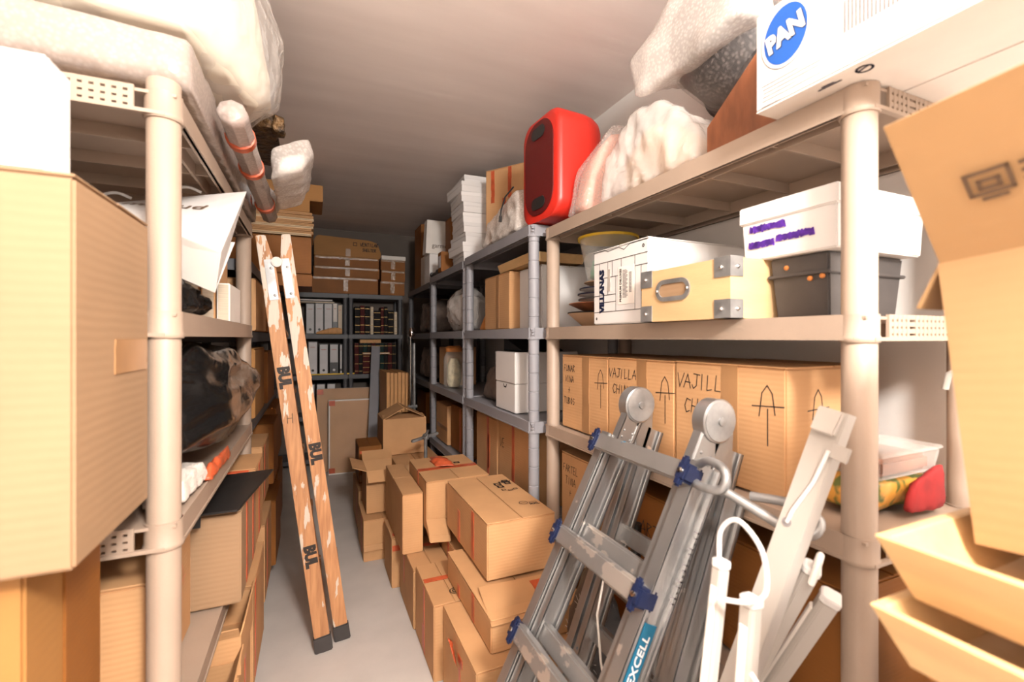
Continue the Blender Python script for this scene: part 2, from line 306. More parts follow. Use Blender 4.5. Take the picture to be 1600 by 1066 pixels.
def carton(label, x0, x1, y0, y1, z0, z1, rz=0, m='card', tapes=(), seam='y', flaps=True, group=None, cat='box', name='cardboard_box', seamtape=None, lean=(0, 0), flare=0):
    W, D, H = x1 - x0, y1 - y0, z1 - z0
    t = thing(name, label, cat, ((x0 + x1) / 2, (y0 + y1) / 2, z0), rz, group); t['dim'] = (W, D, H)
    t.rotation_euler.x = math.radians(lean[0]); t.rotation_euler.y = math.radians(lean[1])
    if flaps is True:
        j = lambda: R.uniform(-.003, .003)
        b = MB().hexa([(-W / 2, -D / 2, 0), (W / 2, -D / 2, 0), (W / 2, D / 2, 0), (-W / 2, D / 2, 0)], [(-W / 2, -D / 2, H - .004), (W / 2, -D / 2, H - .004), (W / 2, D / 2, H - .004), (-W / 2, D / 2, H - .004)])
        b.build('body', m, t, bevel=.004)
        g = .0025
        for sgn in (-1, 1):
            f = MB(); e = R.uniform(0, .0015)
            if seam == 'y':
                xs = sorted((sgn * g, sgn * W / 2)); zi = (lambda x: H - .004 + (e if abs(x) < W / 4 else 0))
                f.hexa([(x, y, zi(x)) for x, y in ((xs[0], -D / 2), (xs[1], -D / 2), (xs[1], D / 2), (xs[0], D / 2))], [(x, y, zi(x) + .004) for x, y in ((xs[0], -D / 2), (xs[1], -D / 2), (xs[1], D / 2), (xs[0], D / 2))])
            else:
                ys = sorted((sgn * g, sgn * D / 2)); zi = (lambda y: H - .004 + (e if abs(y) < D / 4 else 0))
                f.hexa([(x, y, zi(y)) for x, y in ((-W / 2, ys[0]), (W / 2, ys[0]), (W / 2, ys[1]), (-W / 2, ys[1]))], [(x, y, zi(y) + .004) for x, y in ((-W / 2, ys[0]), (W / 2, ys[0]), (W / 2, ys[1]), (-W / 2, ys[1]))])
            f.build('flap', m, t, bevel=.0012, seg=1)
    elif flaps is False:
        MB().box(-W / 2, W / 2, -D / 2, D / 2, 0, H).build('body', m, t, bevel=.004)
    else:  # open: dict of hinge angles (deg from vertical, + outwards) for each side
        k = .005; b = MB()
        b.box(-W / 2, W / 2, -D / 2, D / 2, 0, k)
        for (a, c, d, e) in ((-W / 2, W / 2, -D / 2, -D / 2 + k), (-W / 2, W / 2, D / 2 - k, D / 2), (-W / 2, -W / 2 + k, -D / 2 + k, D / 2 - k), (W / 2 - k, W / 2, -D / 2 + k, D / 2 - k)): b.box(a, c, d, e, k, H)
        b.build('body', m, t)
        for f, spec in flaps.items():
            ang, ln = spec if isinstance(spec, tuple) else (spec, min(W, D) * .45)
            a = math.radians(ang); dz = math.cos(a) * ln; dn = math.sin(a) * ln
            n = Vector(FR[f][1]); u = Vector(FR[f][0]); hw = (W if f in ('-y', '+y') else D) / 2 - .002
            o = Vector((0, 0, H)) + n * ((W if f in ('-x', '+x') else D) / 2 - k / 2)
            tip = o + n * dn + Vector((0, 0, dz)); th = Vector((n.x * dz, n.y * dz, -dn)).normalized() * .002
            q = lambda p, s: [p - u * hw * s - th, p + u * hw * s - th, p + u * hw * s + th, p - u * hw * s + th]
            MB().hexa(q(o, 1), q(tip, .98)).build('flap', m, t)
    if seamtape:
        mm, wd = seamtape
        if seam == 'y':
            tape(t, face_xf(W, D, H, '+z'), wd, D, mm)
            for f in ('-y', '+y'): tape(t, face_xf(W, D, H, f, 0, H / 2 - H * .17), wd, H * .34, mm)
        else:
            tape(t, face_xf(W, D, H, '+z', rot=90), wd, W, mm)
            for f in ('-x', '+x'): tape(t, face_xf(W, D, H, f, 0, H / 2 - H * .17), wd, H * .34, mm)
    for f, u, v, wd, ht, *mm in tapes: tape(t, face_xf(W, D, H, f, u, v), wd, ht, mm[0] if mm else 'tape_red')
    return t
def mark(t, f, u, v, sts, wd=.004, m='ink', rot=0, name='handwriting'):
    return strokes(sts, wd, face_xf(*t['dim'], f, u, v, rot), m, t, name)
def printed(t, f, u, v, s, size, m='ink', rot=0, bold=0, name='printed_lettering', sx=1):
    return text(s, size, face_xf(*t['dim'], f, u, v, rot) @ Matrix.Translation((0, 0, .0006)), m, t, name, 0, bold, sx)
def sq(u, v, w_, h_): return [[(u - w_ / 2, v - h_ / 2), (u + w_ / 2, v - h_ / 2), (u + w_ / 2, v + h_ / 2), (u - w_ / 2, v + h_ / 2), (u - w_ / 2, v - h_ / 2)]]
def circ(u, v, r, n=16): return [[(u + r * math.cos(2 * math.pi * i / n), v + r * math.sin(2 * math.pi * i / n)) for i in range(n + 1)]]

# ------------------------------------------------------------------ room
XL, XR, YB, ZC, YF = -.80, 1.43, 5.47, 2.56, -3.4
struct('floor', MB().box(XL - .1, XR + .1, YF - .1, YB + .1, -.1, 0), 'floor')
struct('ceiling', MB().box(XL - .1, XR + .1, YF - .1, YB + .1, ZC, ZC + .1), 'ceil')
struct('wall_left', MB().box(XL - .1, XL, YF, YB, 0, ZC), 'wall')
struct('wall_right', MB().box(XR, XR + .1, YF, YB, 0, ZC), 'wall')
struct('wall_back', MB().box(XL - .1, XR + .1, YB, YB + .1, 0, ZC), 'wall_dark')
struct('wall_front', MB().box(XL - .1, XR + .1, YF - .1, YF, 0, ZC), 'wall_dark')  # unseen; given the dark colour so it bounces less light into the room

# ------------------------------------------------------------------ shelving
def shelving(label, xf_, xb, y0, y1, levels, m, pr=.029, top=None, grooved=False, side=1, thick=.05, holes=False, ends=.03):
    """side=+1: front faces -x ... posts at (xf_, y0/y1) in front and (xb, y0/y1) at the back"""
    lo, hi = min(xf_, xb), max(xf_, xb)
    t = thing('shelving_unit', label, 'shelving', ((lo + hi) / 2, (y0 + y1) / 2, 0)); cx, cy = (lo + hi) / 2, (y0 + y1) / 2
    topz = top or levels[-1] + .02
    for x in (lo, hi):
        for y in (y0, y1):
            if grooved:
                pf = [(pr, 0)]; z = .085
                while z < topz - .02:
                    pf += [(pr, z - .003), (pr * .9, z - .001), (pr * .9, z + .001), (pr, z + .003)]; z += .085
                pf.append((pr, topz))
            else: pf = [(pr, 0), (pr, topz - .004), (pr * .9, topz)]
            MB().lathe(pf, (x - cx, y - cy, 0), 18).build('post', m, t, smooth=True)
    e = ends; X0, X1, Y0, Y1 = lo - e - cx, hi + e - cx, y0 - e - cy, y1 + e - cy
    for z in levels:
        b = MB(); d = .006
        b.box(X0 + .004, X1 - .004, Y0 + .004, Y1 - .004, z - d - .004, z - .004)                # deck
        for xx, sg in ((X0, 1), (X1, -1)):                                     # long rims with a lower lip
            a, c = sorted((xx, xx + sg * .006)); b.box(a, c, Y0 + .02, Y1 - .02, z - thick, z)
            a, c = sorted((xx - sg * .003, xx + sg * .012)); b.box(a, c, Y0 + .02, Y1 - .02, z - thick, z - thick + .006)
            a, c = sorted((xx + sg * .05, xx + sg * .056)); b.box(a, c, Y0 + .02, Y1 - .02, z - thick * .95, z - d)
        for yy, sg in ((Y0, 1), (Y1, -1)):                                     # short rims
            a, c = sorted((yy, yy + sg * .006))
            if holes and yy == Y0:
                xa, xb2 = X0 + .075, X1 - .075; n = 20; st = (xb2 - xa) / n
                for i in range(n + 1):
                    if i in (5, 14): continue
                    b.box(xa + i * st - st * .27, xa + i * st + st * .27, a, c, z - thick, z)
                for q in (0, .33, .66, 1): b.box(xa, xb2, a + .0005, c - .0005, z - thick + q * (thick - .009), z - thick + q * (thick - .009) + .009)
                b.box(X0 + .02, X1 - .02, a - .004, c, z - thick - .001, z - thick + .006)
            else:
                b.box(X0 + .02, X1 - .02, a, c, z - thick, z)
        b.build('shelf', m, t)
        if m == 'beige':
            for i in range(1, 6):
                y = Y0 + (Y1 - Y0) * i / 6; MB().box(X0 + .008, X1 - .008, y - .003, y + .003, z - thick * .8, z - d).build('rib', m, t)
        for x in (lo - cx, hi - cx):                                           # corner collars
            for y in (y0 - cy, y1 - cy):
                col = MB(); col.lathe([(pr + .0035, z - thick - .004), (pr + .0055, z - thick), (pr + .0055, z - thick + .006), (pr + .0032, z - thick + .009), (pr + .0032, z)], (x, y, 0), 18)
                if grooved:
                    for yy in (-1, 1):
                        for zz in (-.013, -.027): col.box(x - pr - .001, x - pr + .012, y + yy * (pr + .004) - .004, y + yy * (pr + .004) + .004, z + zz - .006, z + zz)
                col.build('collar', m, t, smooth=True)
    return t
shelving('beige plastic shelving beside the big pale carton, holding black bin bags', -.275, -.70, 1.116, 2.25, (.10, .56, .985, 1.403, 1.835), 'beige', top=1.862, holes=True)
shelving('dark shelving behind the wooden ladder, cardboard stacked up to the ceiling', -.29, -.72, 2.36, 3.95, (.10, .55, .97, 1.38, 1.70), 'dkgrey', top=1.705)
shelving('beige plastic shelving behind the aluminium ladder, white boxes on it', .97, 1.36, .54, 1.77, (.10, .53, .97, 1.395, 1.832), 'beige', top=1.833, holes=True)
shelving('grey plastic shelving under the red speaker, adjoining the beige shelving', .92, 1.355, 1.862, 2.79, (.10, .53, .97, 1.395, 1.86), 'grey', .025, 1.862, True)
shelving('grey plastic shelving with the stack of flat white boxes on top', .92, 1.355, 2.862, 3.75, (.10, .53, .97, 1.395, 1.85), 'grey', .025, 1.852, True)
shelving('dark grey shelving in the far corner under the tall brown carton', .93, 1.36, 3.83, 4.76, (.10, .53, .97, 1.39, 1.82), 'dkgrey', .025, 1.82, True)
def bookcase(label, x0, x1):
    t = thing('bookcase', label, 'bookcase', ((x0 + x1) / 2, 5.28, 0)); W = x1 - x0
    for x in (-W / 2 + .026, W / 2 - .026):
        for y in (-.15, .14): MB().lathe([(.024, 0), (.024, 1.8)], (x, y, 0), 14).build('post', 'dkgrey', t, smooth=True)
    for z in (.1, .54, .96, 1.385, 1.815): MB().box(-W / 2, W / 2, -.175, .165, z - .045, z).build('shelf', 'dkgrey', t, bevel=.004)
    return t
bookcase('dark grey bookcase full of white ring binders, beside the leather books', -.60, .334)
bookcase('dark grey bookcase full of gilt leather books, in the far corner', .338, .905)

# ================================================================== beige shelving on the aluminium ladder's side
TR = 'tape_red'
# --- third shelf: three hand-lettered cartons
def vaj(t, lines, dx, ax, h=.035, av=.02):
    W, D, H = t['dim']
    for i, ln in enumerate(lines): mark(t, '-x', dx, H / 2 - .055 - i * h * 1.75, hand(ln, h), .0028)
    mark(t, '-x', ax, av, arrow(.075), .0028)
    tape(t, face_xf(W, D, H, '-x', .02, 0), .05, H - .004, 'tape_brown')
G1 = 'hand-lettered cartons on the third shelf'
t = carton('carton lettered VINA + TUBOS, at the grey shelving end of its row', .985, 1.33, 1.385, 1.715, .972, 1.278, group=G1); vaj(t, ('FUNAR', 'VINA', '+', 'TUBOS'), -.105, .10, .026, .03)
t = carton('carton lettered VAJILLA CHINA, half hidden behind the first ladder hinge', .985, 1.33, 1.05, 1.38, .972, 1.28, group=G1); vaj(t, ('VAJILLA', 'CHINA'), -.085, .105, .032, .03)
t = carton('carton lettered VAJILLA CHINA, nearest the post, arrow on two faces', .985, 1.33, .70, 1.045, .972, 1.282, group=G1); vaj(t, ('VAJILLA', 'CHINA'), -.07, .105, .04, .035)
mark(t, '-y', -.08, .03, arrow(.07), .0028)
blob('plastic_wrapped_bundle', [(x, y, z) for x in (1.03, 1.3) for y in (1.725, 1.785) for z in (.978, 1.2)], 'film', amp=.008, ridge=True, fs=14)
tag(SC.objects['plastic_wrapped_bundle'], 'crumpled clear plastic bundle wedged beside the carton lettered VINA', 'bundle')
# food bag and red cloth near the front post
o = blob('food_bag', [(1.03, .58, .978), (1.03, .68, .978), (1.3, .56, .972), (1.3, .68, .972), (1.06, .55, 1.05), (1.06, .67, 1.06), (1.28, .55, 1.05), (1.28, .67, 1.05)], 'brown_floral', amp=.012)
tag(o, 'printed food bag with orange and green pattern behind the beige post', 'bag')
t = thing('plastic_tub', 'clear plastic tub with a lid lying on the printed food bag', 'tub', (1.15, .60, 1.058))
MB().hexa([(-.1, -.055, 0), (.1, -.055, 0), (.1, .055, 0), (-.1, .055, 0)], [(-.11, -.062, .05), (.11, -.062, .05), (.11, .062, .05), (-.11, .062, .05)]).build('tub', 'clearplast', t, .004)
MB().box(-.114, .114, -.066, .066, .05, .058).build('lid', 'clearplast', t, .003); MB().box(-.09, .09, -.05, .05, .004, .04).build('contents', 'redwood', t, .008)
o = blob('red_cloth', [(1.12, .53, .98), (1.27, .53, .98), (1.27, .552, .98), (1.12, .552, .98), (1.14, .528, 1.05), (1.26, .528, 1.085), (1.26, .552, 1.07), (1.14, .552, 1.04)], 'red_cloth', amp=.008, edge=.03)
tag(o, 'red cloth bunched beside the printed food bag', 'cloth')
t = thing('coat_hanger', 'white coat hanger hook poking out beside the tall flapped carton', 'hanger', (1.20, .42, 1.14))
MB().tube([(0, .0, .12), (-.005, .02, .145), (-.01, .05, .15), (-.012, .075, .135), (-.01, .082, .105)], .006, 10).build('hook', 'white_gloss', t, smooth=True)
MB().tube([(.0, 0, .12), (0, -.03, .10), (.0, -.2, .02), (0, -.2, .0), (0, .0, .0)], .006, 8).build('shoulder', 'white_gloss', t, smooth=True)
# --- second shelf
t = carton('white carton printed with black stone outlines and a barcode, beside plywood box', .935, 1.35, 1.105, 1.40, 1.397, 1.66, m='white', flaps=True, name='printed_carton', seam='x')
W, D, H = t['dim']
ln = []
for v in (.085, -.088): ln.append([(-.146, v), (.146, v)])
for u, a, b in ((-.11, .085, -.088), (-.06, .085, -.03), (-.015, .03, -.088), (.015, .085, .03), (.085, .085, -.088), (.115, .05, -.088), (-.085, -.03, -.088), (-.035, .085, .03)): ln.append([(u, a), (u, b)])
for v, a, b in ((.03, -.11, .015), (-.03, -.146, -.015), (.05, .085, .146), (-.055, -.085, -.015)): ln.append([(a, v), (b, v)])
ln += [[(-.146, .128), (-.08, .128), (-.06, .120), (.0, .124), (.03, .112), (.06, .126), (.146, .126)]]
mark(t, '-x', 0, 0, ln, .0022, name='stone_outline')
mark(t, '-x', 0, 0, circ(.125, .108, .004) + circ(-.128, -.11, .003) + circ(.125, -.11, .003), .003, name='rivet_print')
tape(t, face_xf(W, D, H, '-x', .04, -.005), .085, .125, 'offwhite', 'shipping_label')
bars = []
for i in range(22): y = -.045 + i * .0042; bars.append([(.025, y), (.05 if i % 3 else .044, y)])
for i in range(16): y = -.03 + i * .0042; bars.append([(.058, y), (.07, y)])
strokes(bars, .0019, face_xf(W, D, H, '-x', 0, 0) @ Matrix.Translation((0, 0, .0018)), 'ink_grey', t, 'barcode')
text('PREMIUM DELUXES', .013, face_xf(W, D, H, '-x', .013, -.005, 90) @ Matrix.Translation((0, 0, .002)), 'ink', t, 'label_lettering', 0, .0003)
text('VILLANAS', .034, face_xf(W, D, H, '-x', -.094, -.015, 90) @ Matrix.Translation((0, 0, .001)), 'navy', t, 'carton_lettering', 0, .0022)
tape(t, face_xf(W, D, H, '-x', -.053, .02), .018, .075, 'white_gloss', 'hand_slot')
tape(t, face_xf(W, D, H, '-x', .125, -.01), .02, .045, 'orange', 'colour_patch')
# plywood box
t = thing('plywood_box', 'birch plywood box with metal corners and an oval steel handle', 'box', (1.05, .935, 1.3965)); w2, d2, h2 = .15, .158, .146; k = .009
b = MB(); b.box(-w2, w2, -d2, d2, 0, k); b.box(-w2, -w2 + k, -d2, d2, k, h2); b.box(w2 - k, w2, -d2, d2, k, h2); b.box(-w2 + k, w2 - k, -d2, -d2 + k, k, h2); b.box(-w2 + k, w2 - k, d2 - k, d2, k, h2); b.build('body', 'birch', t)
MB().box(-w2 + k, w2 - k, -d2 + k, d2 - k, h2 - .012, h2 - .002).build('lid', 'birch', t)
def stadium(a, r, n=10):
    return [(a + r * math.cos(x), r * math.sin(x)) for x in [-math.pi / 2 + math.pi * i / n for i in range(n + 1)]] + [(-a + r * math.cos(x), r * math.sin(x)) for x in [math.pi / 2 + math.pi * i / n for i in range(n + 1)]]
def ring(mb, po, pi_, z0, z1, xf):
    n = len(po); vs = [xf @ Vector((*p, z)) for z in (z0, z1) for p in po] + [xf @ Vector((*p, z)) for z in (z0, z1) for p in pi_]; fs = []
    for i in range(n):
        j = (i + 1) % n; fs += [(i, j, n + j, n + i), (2 * n + i, 3 * n + i, 3 * n + j, 2 * n + j), (n + i, n + j, 3 * n + j, 3 * n + i), (i, 2 * n + i, 2 * n + j, j)]
    return mb.add(vs, fs)
xf = frame_xf((-w2, .03, .085), *FR['-x'])
hd = ring(MB(), stadium(.034, .030), stadium(.034, .018), 0, .004, xf).build('handle', 'steel', t)
for u in (-.056, .056): MB().lathe([(.0045, 0), (.0045, .003), (.002, .0055)], xf @ Vector((u, 0, .003)), 10, (-1, 0, 0)).build('rivet', 'chrome', hd)
MB().prism([xf @ Vector((*p, .0006)) for p in stadium(.034, .0178)], (-.0004, 0, 0)).build('hand_slot', 'card_light', t)
for sy in (-1, 1):
    for z0, z1 in ((0, .046), (h2 - .046, h2)):
        m_ = 'steel'; y0, y1 = sorted((sy * d2, sy * (d2 - .046)))
        c = MB().box(-w2 - .0025, -w2, y0, y1, z0, z1)
        ys = sorted((sy * d2, sy * (d2 + .0025))); c.box(-w2 - .0025, -w2 + .04, ys[0], ys[1], z0, z1)
        zz = (z0 - .0015, z0) if z0 == 0 else (z1, z1 + .0025); c.box(-w2 - .0025, -w2 + .04, min(y0, ys[0]), max(y1, ys[1]), zz[0] if z0 else 0, zz[1] if z0 else .0012)
        co = c.build('corner_plate', m_, t)
        MB().lathe([(.005, 0), (.005, .003), (.002, .006)], (-w2 - .0025, sy * (d2 - .023), (z0 + z1) / 2), 10, (-1, 0, 0)).build('rivet', 'chrome', co)
        MB().lathe([(.005, 0), (.005, .003), (.002, .006)], (-w2 + .02, sy * (d2 + .0025), (z0 + z1) / 2), 10, (0, sy, 0)).build('rivet', 'chrome', co)
# black and white storage boxes
t = thing('storage_box', 'charcoal fibre storage box with copper rivets, under the white lidded box', 'box', (1.165, .70, 1.397))
MB().hexa([(-.125, -.062, 0), (.125, -.062, 0), (.125, .062, 0), (-.125, .062, 0)], [(-.14, -.07, .143), (.14, -.07, .143), (.14, .07, .143), (-.14, .07, .143)]).build('body', 'charcoal', t, .004)
MB().box(-.144, .144, -.074, .074, .095, .103).build('rim', 'charcoal', t, .002)
for y, z in ((-.028, .087), (-.055, .09), (.028, .118)): MB().lathe([(.006, 0), (.0055, .003), (.001, .005)], (-.138, y, z), 12, (-1, 0, 0)).build('rivet', 'orange', t)
t = thing('lidded_box', 'white lidded box with three purple marker scribbles on top of the charcoal box', 'box', (1.165, .715, 1.5415)); t['dim'] = (.33, .235, .133)
MB().hexa([(-.157, -.112, 0), (.157, -.112, 0), (.157, .112, 0), (-.157, .112, 0)], [(-.163, -.1155, .10), (.163, -.1155, .10), (.163, .1155, .10), (-.163, .1155, .10)]).build('body', 'white', t, .003)
MB().box(-.168, .168, -.120, .120, .092, .135).build('lid', 'white', t, .003)
def scrib(u, v, L, hh, n=44): return [[(u - L / 2 + L * i / n, v + (hh if i % 2 else -hh) * R.uniform(.5, 1) + .0) for i in range(n + 1)]]
xs = frame_xf((-.160, 0, .05), (0, -1, 0), (-1, 0, -.06)) @ Matrix.Translation((0, 0, .0015))
for u, v, L, hh in ((-.045, .026, .092, .008), (-.062, -.012, .066, .0075), (.022, -.006, .088, .0075)): strokes(scrib(u, v, L, hh), .0048, xs, 'purple', t, 'scribble')
# bucket, plates
t = thing('clear_bucket', 'clear plastic bucket with a yellow rim holding something green', 'bucket', (1.14, 1.60, 1.585))
MB().lathe([(.085, 0), (.12, .18), (.117, .18), (.083, .003)], (0, 0, 0), 28).build('pail', 'clearplast', t, smooth=True)
MB().lathe([(.121, .176), (.127, .176), (.127, .186), (.121, .186)], (0, 0, 0), 28).build('rim', 'yellow', t, smooth=True)
blob('green_wrapper', [(-.06, -.07, .01), (.07, -.07, .01), (.07, .07, .01), (-.06, .07, .01), (-.075, -.075, .13), (.08, -.075, .12), (.07, .075, .11), (-.04, .07, .1)], 'green', t, amp=.012)
def dish(name, label, cat, loc, r, h, m, rimm=None, group=None, tilt=(0, 0)):
    t = thing(name, label, cat, loc, 0, group); t.rotation_euler = (math.radians(tilt[0]), math.radians(tilt[1]), 0)
    MB().lathe([(r * .5, 0), (r * .55, .003), (r, h), (r * .985, h + .003), (r * .52, .007)], (0, 0, 0), 30).build('dish', m, t, smooth=True)
    if rimm: MB().lathe([(r * .985, h - .001), (r * 1.005, h - .001), (r * 1.005, h + .004), (r * .985, h + .004)], (0, 0, 0), 30).build('rim', rimm, t, smooth=True)
    return t
dish('striped_bowl', 'tan bowl with a dark striped rim, at the bottom of the dishes', 'bowl', (1.10, 1.60, 1.397), .135, .055, 'tan', 'leather')
dish('terracotta_plate', 'terracotta plate lying on the striped tan bowl', 'plate', (1.09, 1.585, 1.459), .13, .03, 'redwood', None)
dish('ceramic_plate', 'dark rimmed plate directly above the terracotta plate', 'plate', (1.12, 1.585, 1.490), .115, .018, 'offwhite', 'charcoal', 'dishes under the clear bucket')
dish('ceramic_plate', 'cream plate with a thick blue rim below the topmost plate', 'plate', (1.12, 1.585, 1.511), .118, .018, 'offwhite', 'navy', 'dishes under the clear bucket')
dish('ceramic_plate', 'cream plate with a blue rim, topmost, right under the bucket', 'plate', (1.12, 1.585, 1.532), .11, .02, 'offwhite', 'navy', 'dishes under the clear bucket')
dish('glazed_bowl', 'brown bowl between the topmost plate and the clear bucket', 'bowl', (1.13, 1.595, 1.559), .095, .021, 'tan')
# --- fourth shelf and floor
t = carton('carton with handwriting behind the upper end of the aluminium ladder, fourth shelf', .99, 1.33, 1.46, 1.73, .532, .86)
mark(t, '-x', -.06, .10, hand('FARTEL', .03), .0028); mark(t, '-x', -.06, .05, hand('TINA', .03), .0028); mark(t, '-x', -.06, .0, hand('+', .03), .0028)
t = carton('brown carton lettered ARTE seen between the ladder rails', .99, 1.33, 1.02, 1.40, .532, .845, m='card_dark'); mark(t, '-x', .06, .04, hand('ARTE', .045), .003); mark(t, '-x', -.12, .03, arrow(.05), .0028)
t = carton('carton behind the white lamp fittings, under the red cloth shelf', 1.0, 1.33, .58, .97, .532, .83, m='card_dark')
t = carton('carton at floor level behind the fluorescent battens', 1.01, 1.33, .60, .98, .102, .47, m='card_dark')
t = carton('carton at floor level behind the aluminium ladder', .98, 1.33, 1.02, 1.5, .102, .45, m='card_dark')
# --- top shelf
t = thing('printed_carton', 'big white carton with a blue oval emblem, overhanging the top shelf', 'box', (1.06, .475, 1.8345)); t['dim'] = (.37, .43, .205); W, D, H = t['dim']
MB().box(-W / 2, W / 2, -D / 2, D / 2, .001, H).build('body', 'white', t, .003)
for x0, x1 in ((-W / 2 + .001, -.003), (.003, W / 2 - .001)): MB().box(x0, x1, -D / 2 + .001, D / 2 - .001, -.0015, .001).build('bottom_flap', 'offwhite', t)
xf = face_xf(W, D, H, '-x', -.148, .028)
el = lambda a, b, n=40: [(a * math.cos(2 * math.pi * i / n), b * math.sin(2 * math.pi * i / n)) for i in range(n)]
MB().prism([xf @ Vector((*p, .0004)) for p in el(.054, .066)], (-.0005, 0, 0)).build('emblem_ring', 'ink_grey', t)
MB().prism([xf @ Vector((*p, .0009)) for p in el(.0525, .0645)], (-.0005, 0, 0)).build('emblem_edge', 'white', t)
em = MB().prism([xf @ Vector((*p, .0014)) for p in el(.046, .058)], (-.0005, 0, 0)).build('emblem', 'blue', t)
text('PAN', .050, xf @ Matrix.Translation((.002, -.002, .0016)) @ Matrix.Rotation(math.radians(14), 4, 'Z'), 'navy', t, 'emblem_shadow', 0, .0032, .82)
text('PAN', .050, xf @ Matrix.Translation((0, 0, .0026)) @ Matrix.Rotation(math.radians(14), 4, 'Z'), 'white', t, 'emblem_lettering', 0, .0026, .82)
mark(t, '-x', -.10, -.055, [[(-.10 + R.uniform(0, .006), -.008 * i), (-.10 + R.uniform(.06, .125), -.008 * i)] for i in range(5)] + [[(-.10, -.043), (-.06, -.043)]], .0016, 'ink_grey', name='small_print')
mark(t, '-x', .02, .065, [[(-.08, -.006 * i + .03), (R.uniform(.02, .09), -.006 * i + .03)] for i in range(4)], .0018, 'ink_grey', name='small_print')
printed(t, '-x', -.02, .048, '7.147', .024, 'ink_grey')
mark(t, '-x', .02, -.01, [[(-.055 + i * .0062, -.028), (-.055 + i * .0062, .028)] for i in range(22)], .0026, 'ink_grey', name='barcode')
mark(t, '-x', .15, .035, [[(-.03 + i * .007, -.02), (-.03 + i * .007, .03)] for i in range(6)], .003, 'ink_grey', name='barcode')
xb = frame_xf((-.155, .0, -.0016), (0, -1, 0), (0, 0, -1))
strokes(circ(-.02, .0, .012) + [[(-.03, .0), (-.01, .006)], [(-.1, .0), (-.06, .0)], [(-.09, .006), (-.07, .006)]], .004, xb, 'navy', t, 'bottom_print')
# red wood case
MB().prism([(.985, .93, 1.8335), (.985, .93, 1.925), (.985, .76, 2.06), (.985, .705, 2.06), (.985, .705, 1.8335)], (.3, 0, 0)).build('wooden_case', 'redwood', None, .004)
tag(SC.objects['wooden_case'], 'reddish brown wooden case with a sloping top beside the blue emblem carton', 'case')
# wrapped black drum with its bubble sheet, a dark disc, other wrapped goods
t = thing('wrapped_vessel', 'black round vessel partly wrapped in bubble wrap above the wooden case', 'vessel', (1.14, .95, 2.21)); t.rotation_euler = (math.radians(-35), math.radians(-10), 0)
MB().lathe([(.05, -.16), (.12, -.15), (.165, -.06), (.175, .05), (.15, .14), (.02, .15)], (0, 0, 0), 32).build('vessel', 'charcoal', t, smooth=True)
MB().lathe([(.055, -.168), (.126, -.157), (.172, -.062), (.183, .05), (.156, .146), (.02, .158)], (0, 0, 0), 32).build('wrap', 'bubble_clear', t, smooth=True)
o = blob('bubble_wrap_sheet', [(.955, 1.24, 2.27), (.965, 1.22, 2.14), (1.0, 1.08, 2.16), (.95, .97, 2.10), (.93, .78, 2.13), (.98, 1.06, 2.37), (.98, .80, 2.30), (1.26, 1.18, 2.22), (1.3, .8, 2.2), (1.2, 1.05, 2.45), (1.2, .8, 2.4)], 'bubble', edge=.035, amp=.016, fs=9, sm=2)
o.parent = t; o.matrix_parent_inverse = (Matrix.Translation(t.location) @ t.rotation_euler.to_matrix().to_4x4()).inverted()
t = thing('dark_disc', 'dark round disc standing on edge behind the bubble wrap near the ceiling', 'disc', (1.39, 1.12, 2.33))
MB().lathe([(.2, -.012), (.21, 0), (.2, .012), (.05, .014)], (0, 0, 0), 36, (1, 0, -.1)).build('disc', 'charcoal', t, smooth=True)
t = thing('wrapped_parcel', 'cloudy plastic wrapped parcel between salmon parcel and wooden case', 'parcel', (1.08, 1.2, 1.846))
P0 = [(-.11, .20, .0), (-.11, -.24, .0), (.12, -.24, .0), (.12, .20, 0), (-.11, .19, .14), (-.1, .05, .26), (-.07, -.08, .25), (-.08, -.22, .10), (.1, -.2, .12), (.1, .16, .24), (-.02, .05, .30)]
blob('contents', [(x * .72, y * .8 - .01, z * .8 + .004) for x, y, z in P0], 'tan', t, edge=.06)
blob('wrap', P0, 'film', t, edge=.028, amp=.010, fs=8, ridge=True, sm=2, an=(.8, 1.6, .5))
t = thing('wrapped_parcel', 'salmon coloured panel in bubble wrap leaning beside the red speaker', 'parcel', (1.05, 1.565, 1.842))
PQ = [(-.10, .055, 0), (-.10, -.07, 0), (.2, -.07, 0), (.2, .055, 0), (-.06, .045, .2), (.0, -.12, .33), (.2, -.14, .34), (.2, .05, .3), (-.08, -.1, .14)]
blob('contents', [(x * .88 + .006, y * .85, z * .93 + .004) for x, y, z in PQ], 'pinkish', t, edge=.06, sm=1)
blob('wrap', PQ, 'bubble_light', t, edge=.035, amp=.008, sm=1, seed=3)
# red speaker
t = thing('red_speaker', 'red plastic loudspeaker with a dark red oval grille, standing upright', 'speaker', (1.03, 1.80, 1.8625), 4)
def rrect(a, b, r, n=8):
    out = []
    for cx, cy, a0 in ((a - r, b - r, 0), (-a + r, b - r, 90), (-a + r, -b + r, 180), (a - r, -b + r, 270)):
        out += [(cx + r * math.cos(math.radians(a0 + 90 * i / n)), cy + r * math.sin(math.radians(a0 + 90 * i / n))) for i in range(n + 1)]
    return out
def loft(secs, k):
    mb = MB(); n = len(secs[0])
    vs = [v for s in secs for v in s]; fs = []
    for i in range(len(secs) - 1): fs += [(i * n + j, i * n + (j + 1) % n, (i + 1) * n + (j + 1) % n, (i + 1) * n + j) for j in range(n)]
    fs += [tuple(range(n)), tuple(range((len(secs) - 1) * n, len(secs) * n))]
    return mb.add(vs, fs)
secs = []
for x, sc in ((-.118, .90), (-.112, .96), (-.095, 1.0), (.03, 1.0), (.07, .98), (.10, .93), (.115, .86)):
    secs.append([(x, u * sc, v * (sc if v > 0 else 1) + .235) for u, v in rrect(.155, .232, .075)])
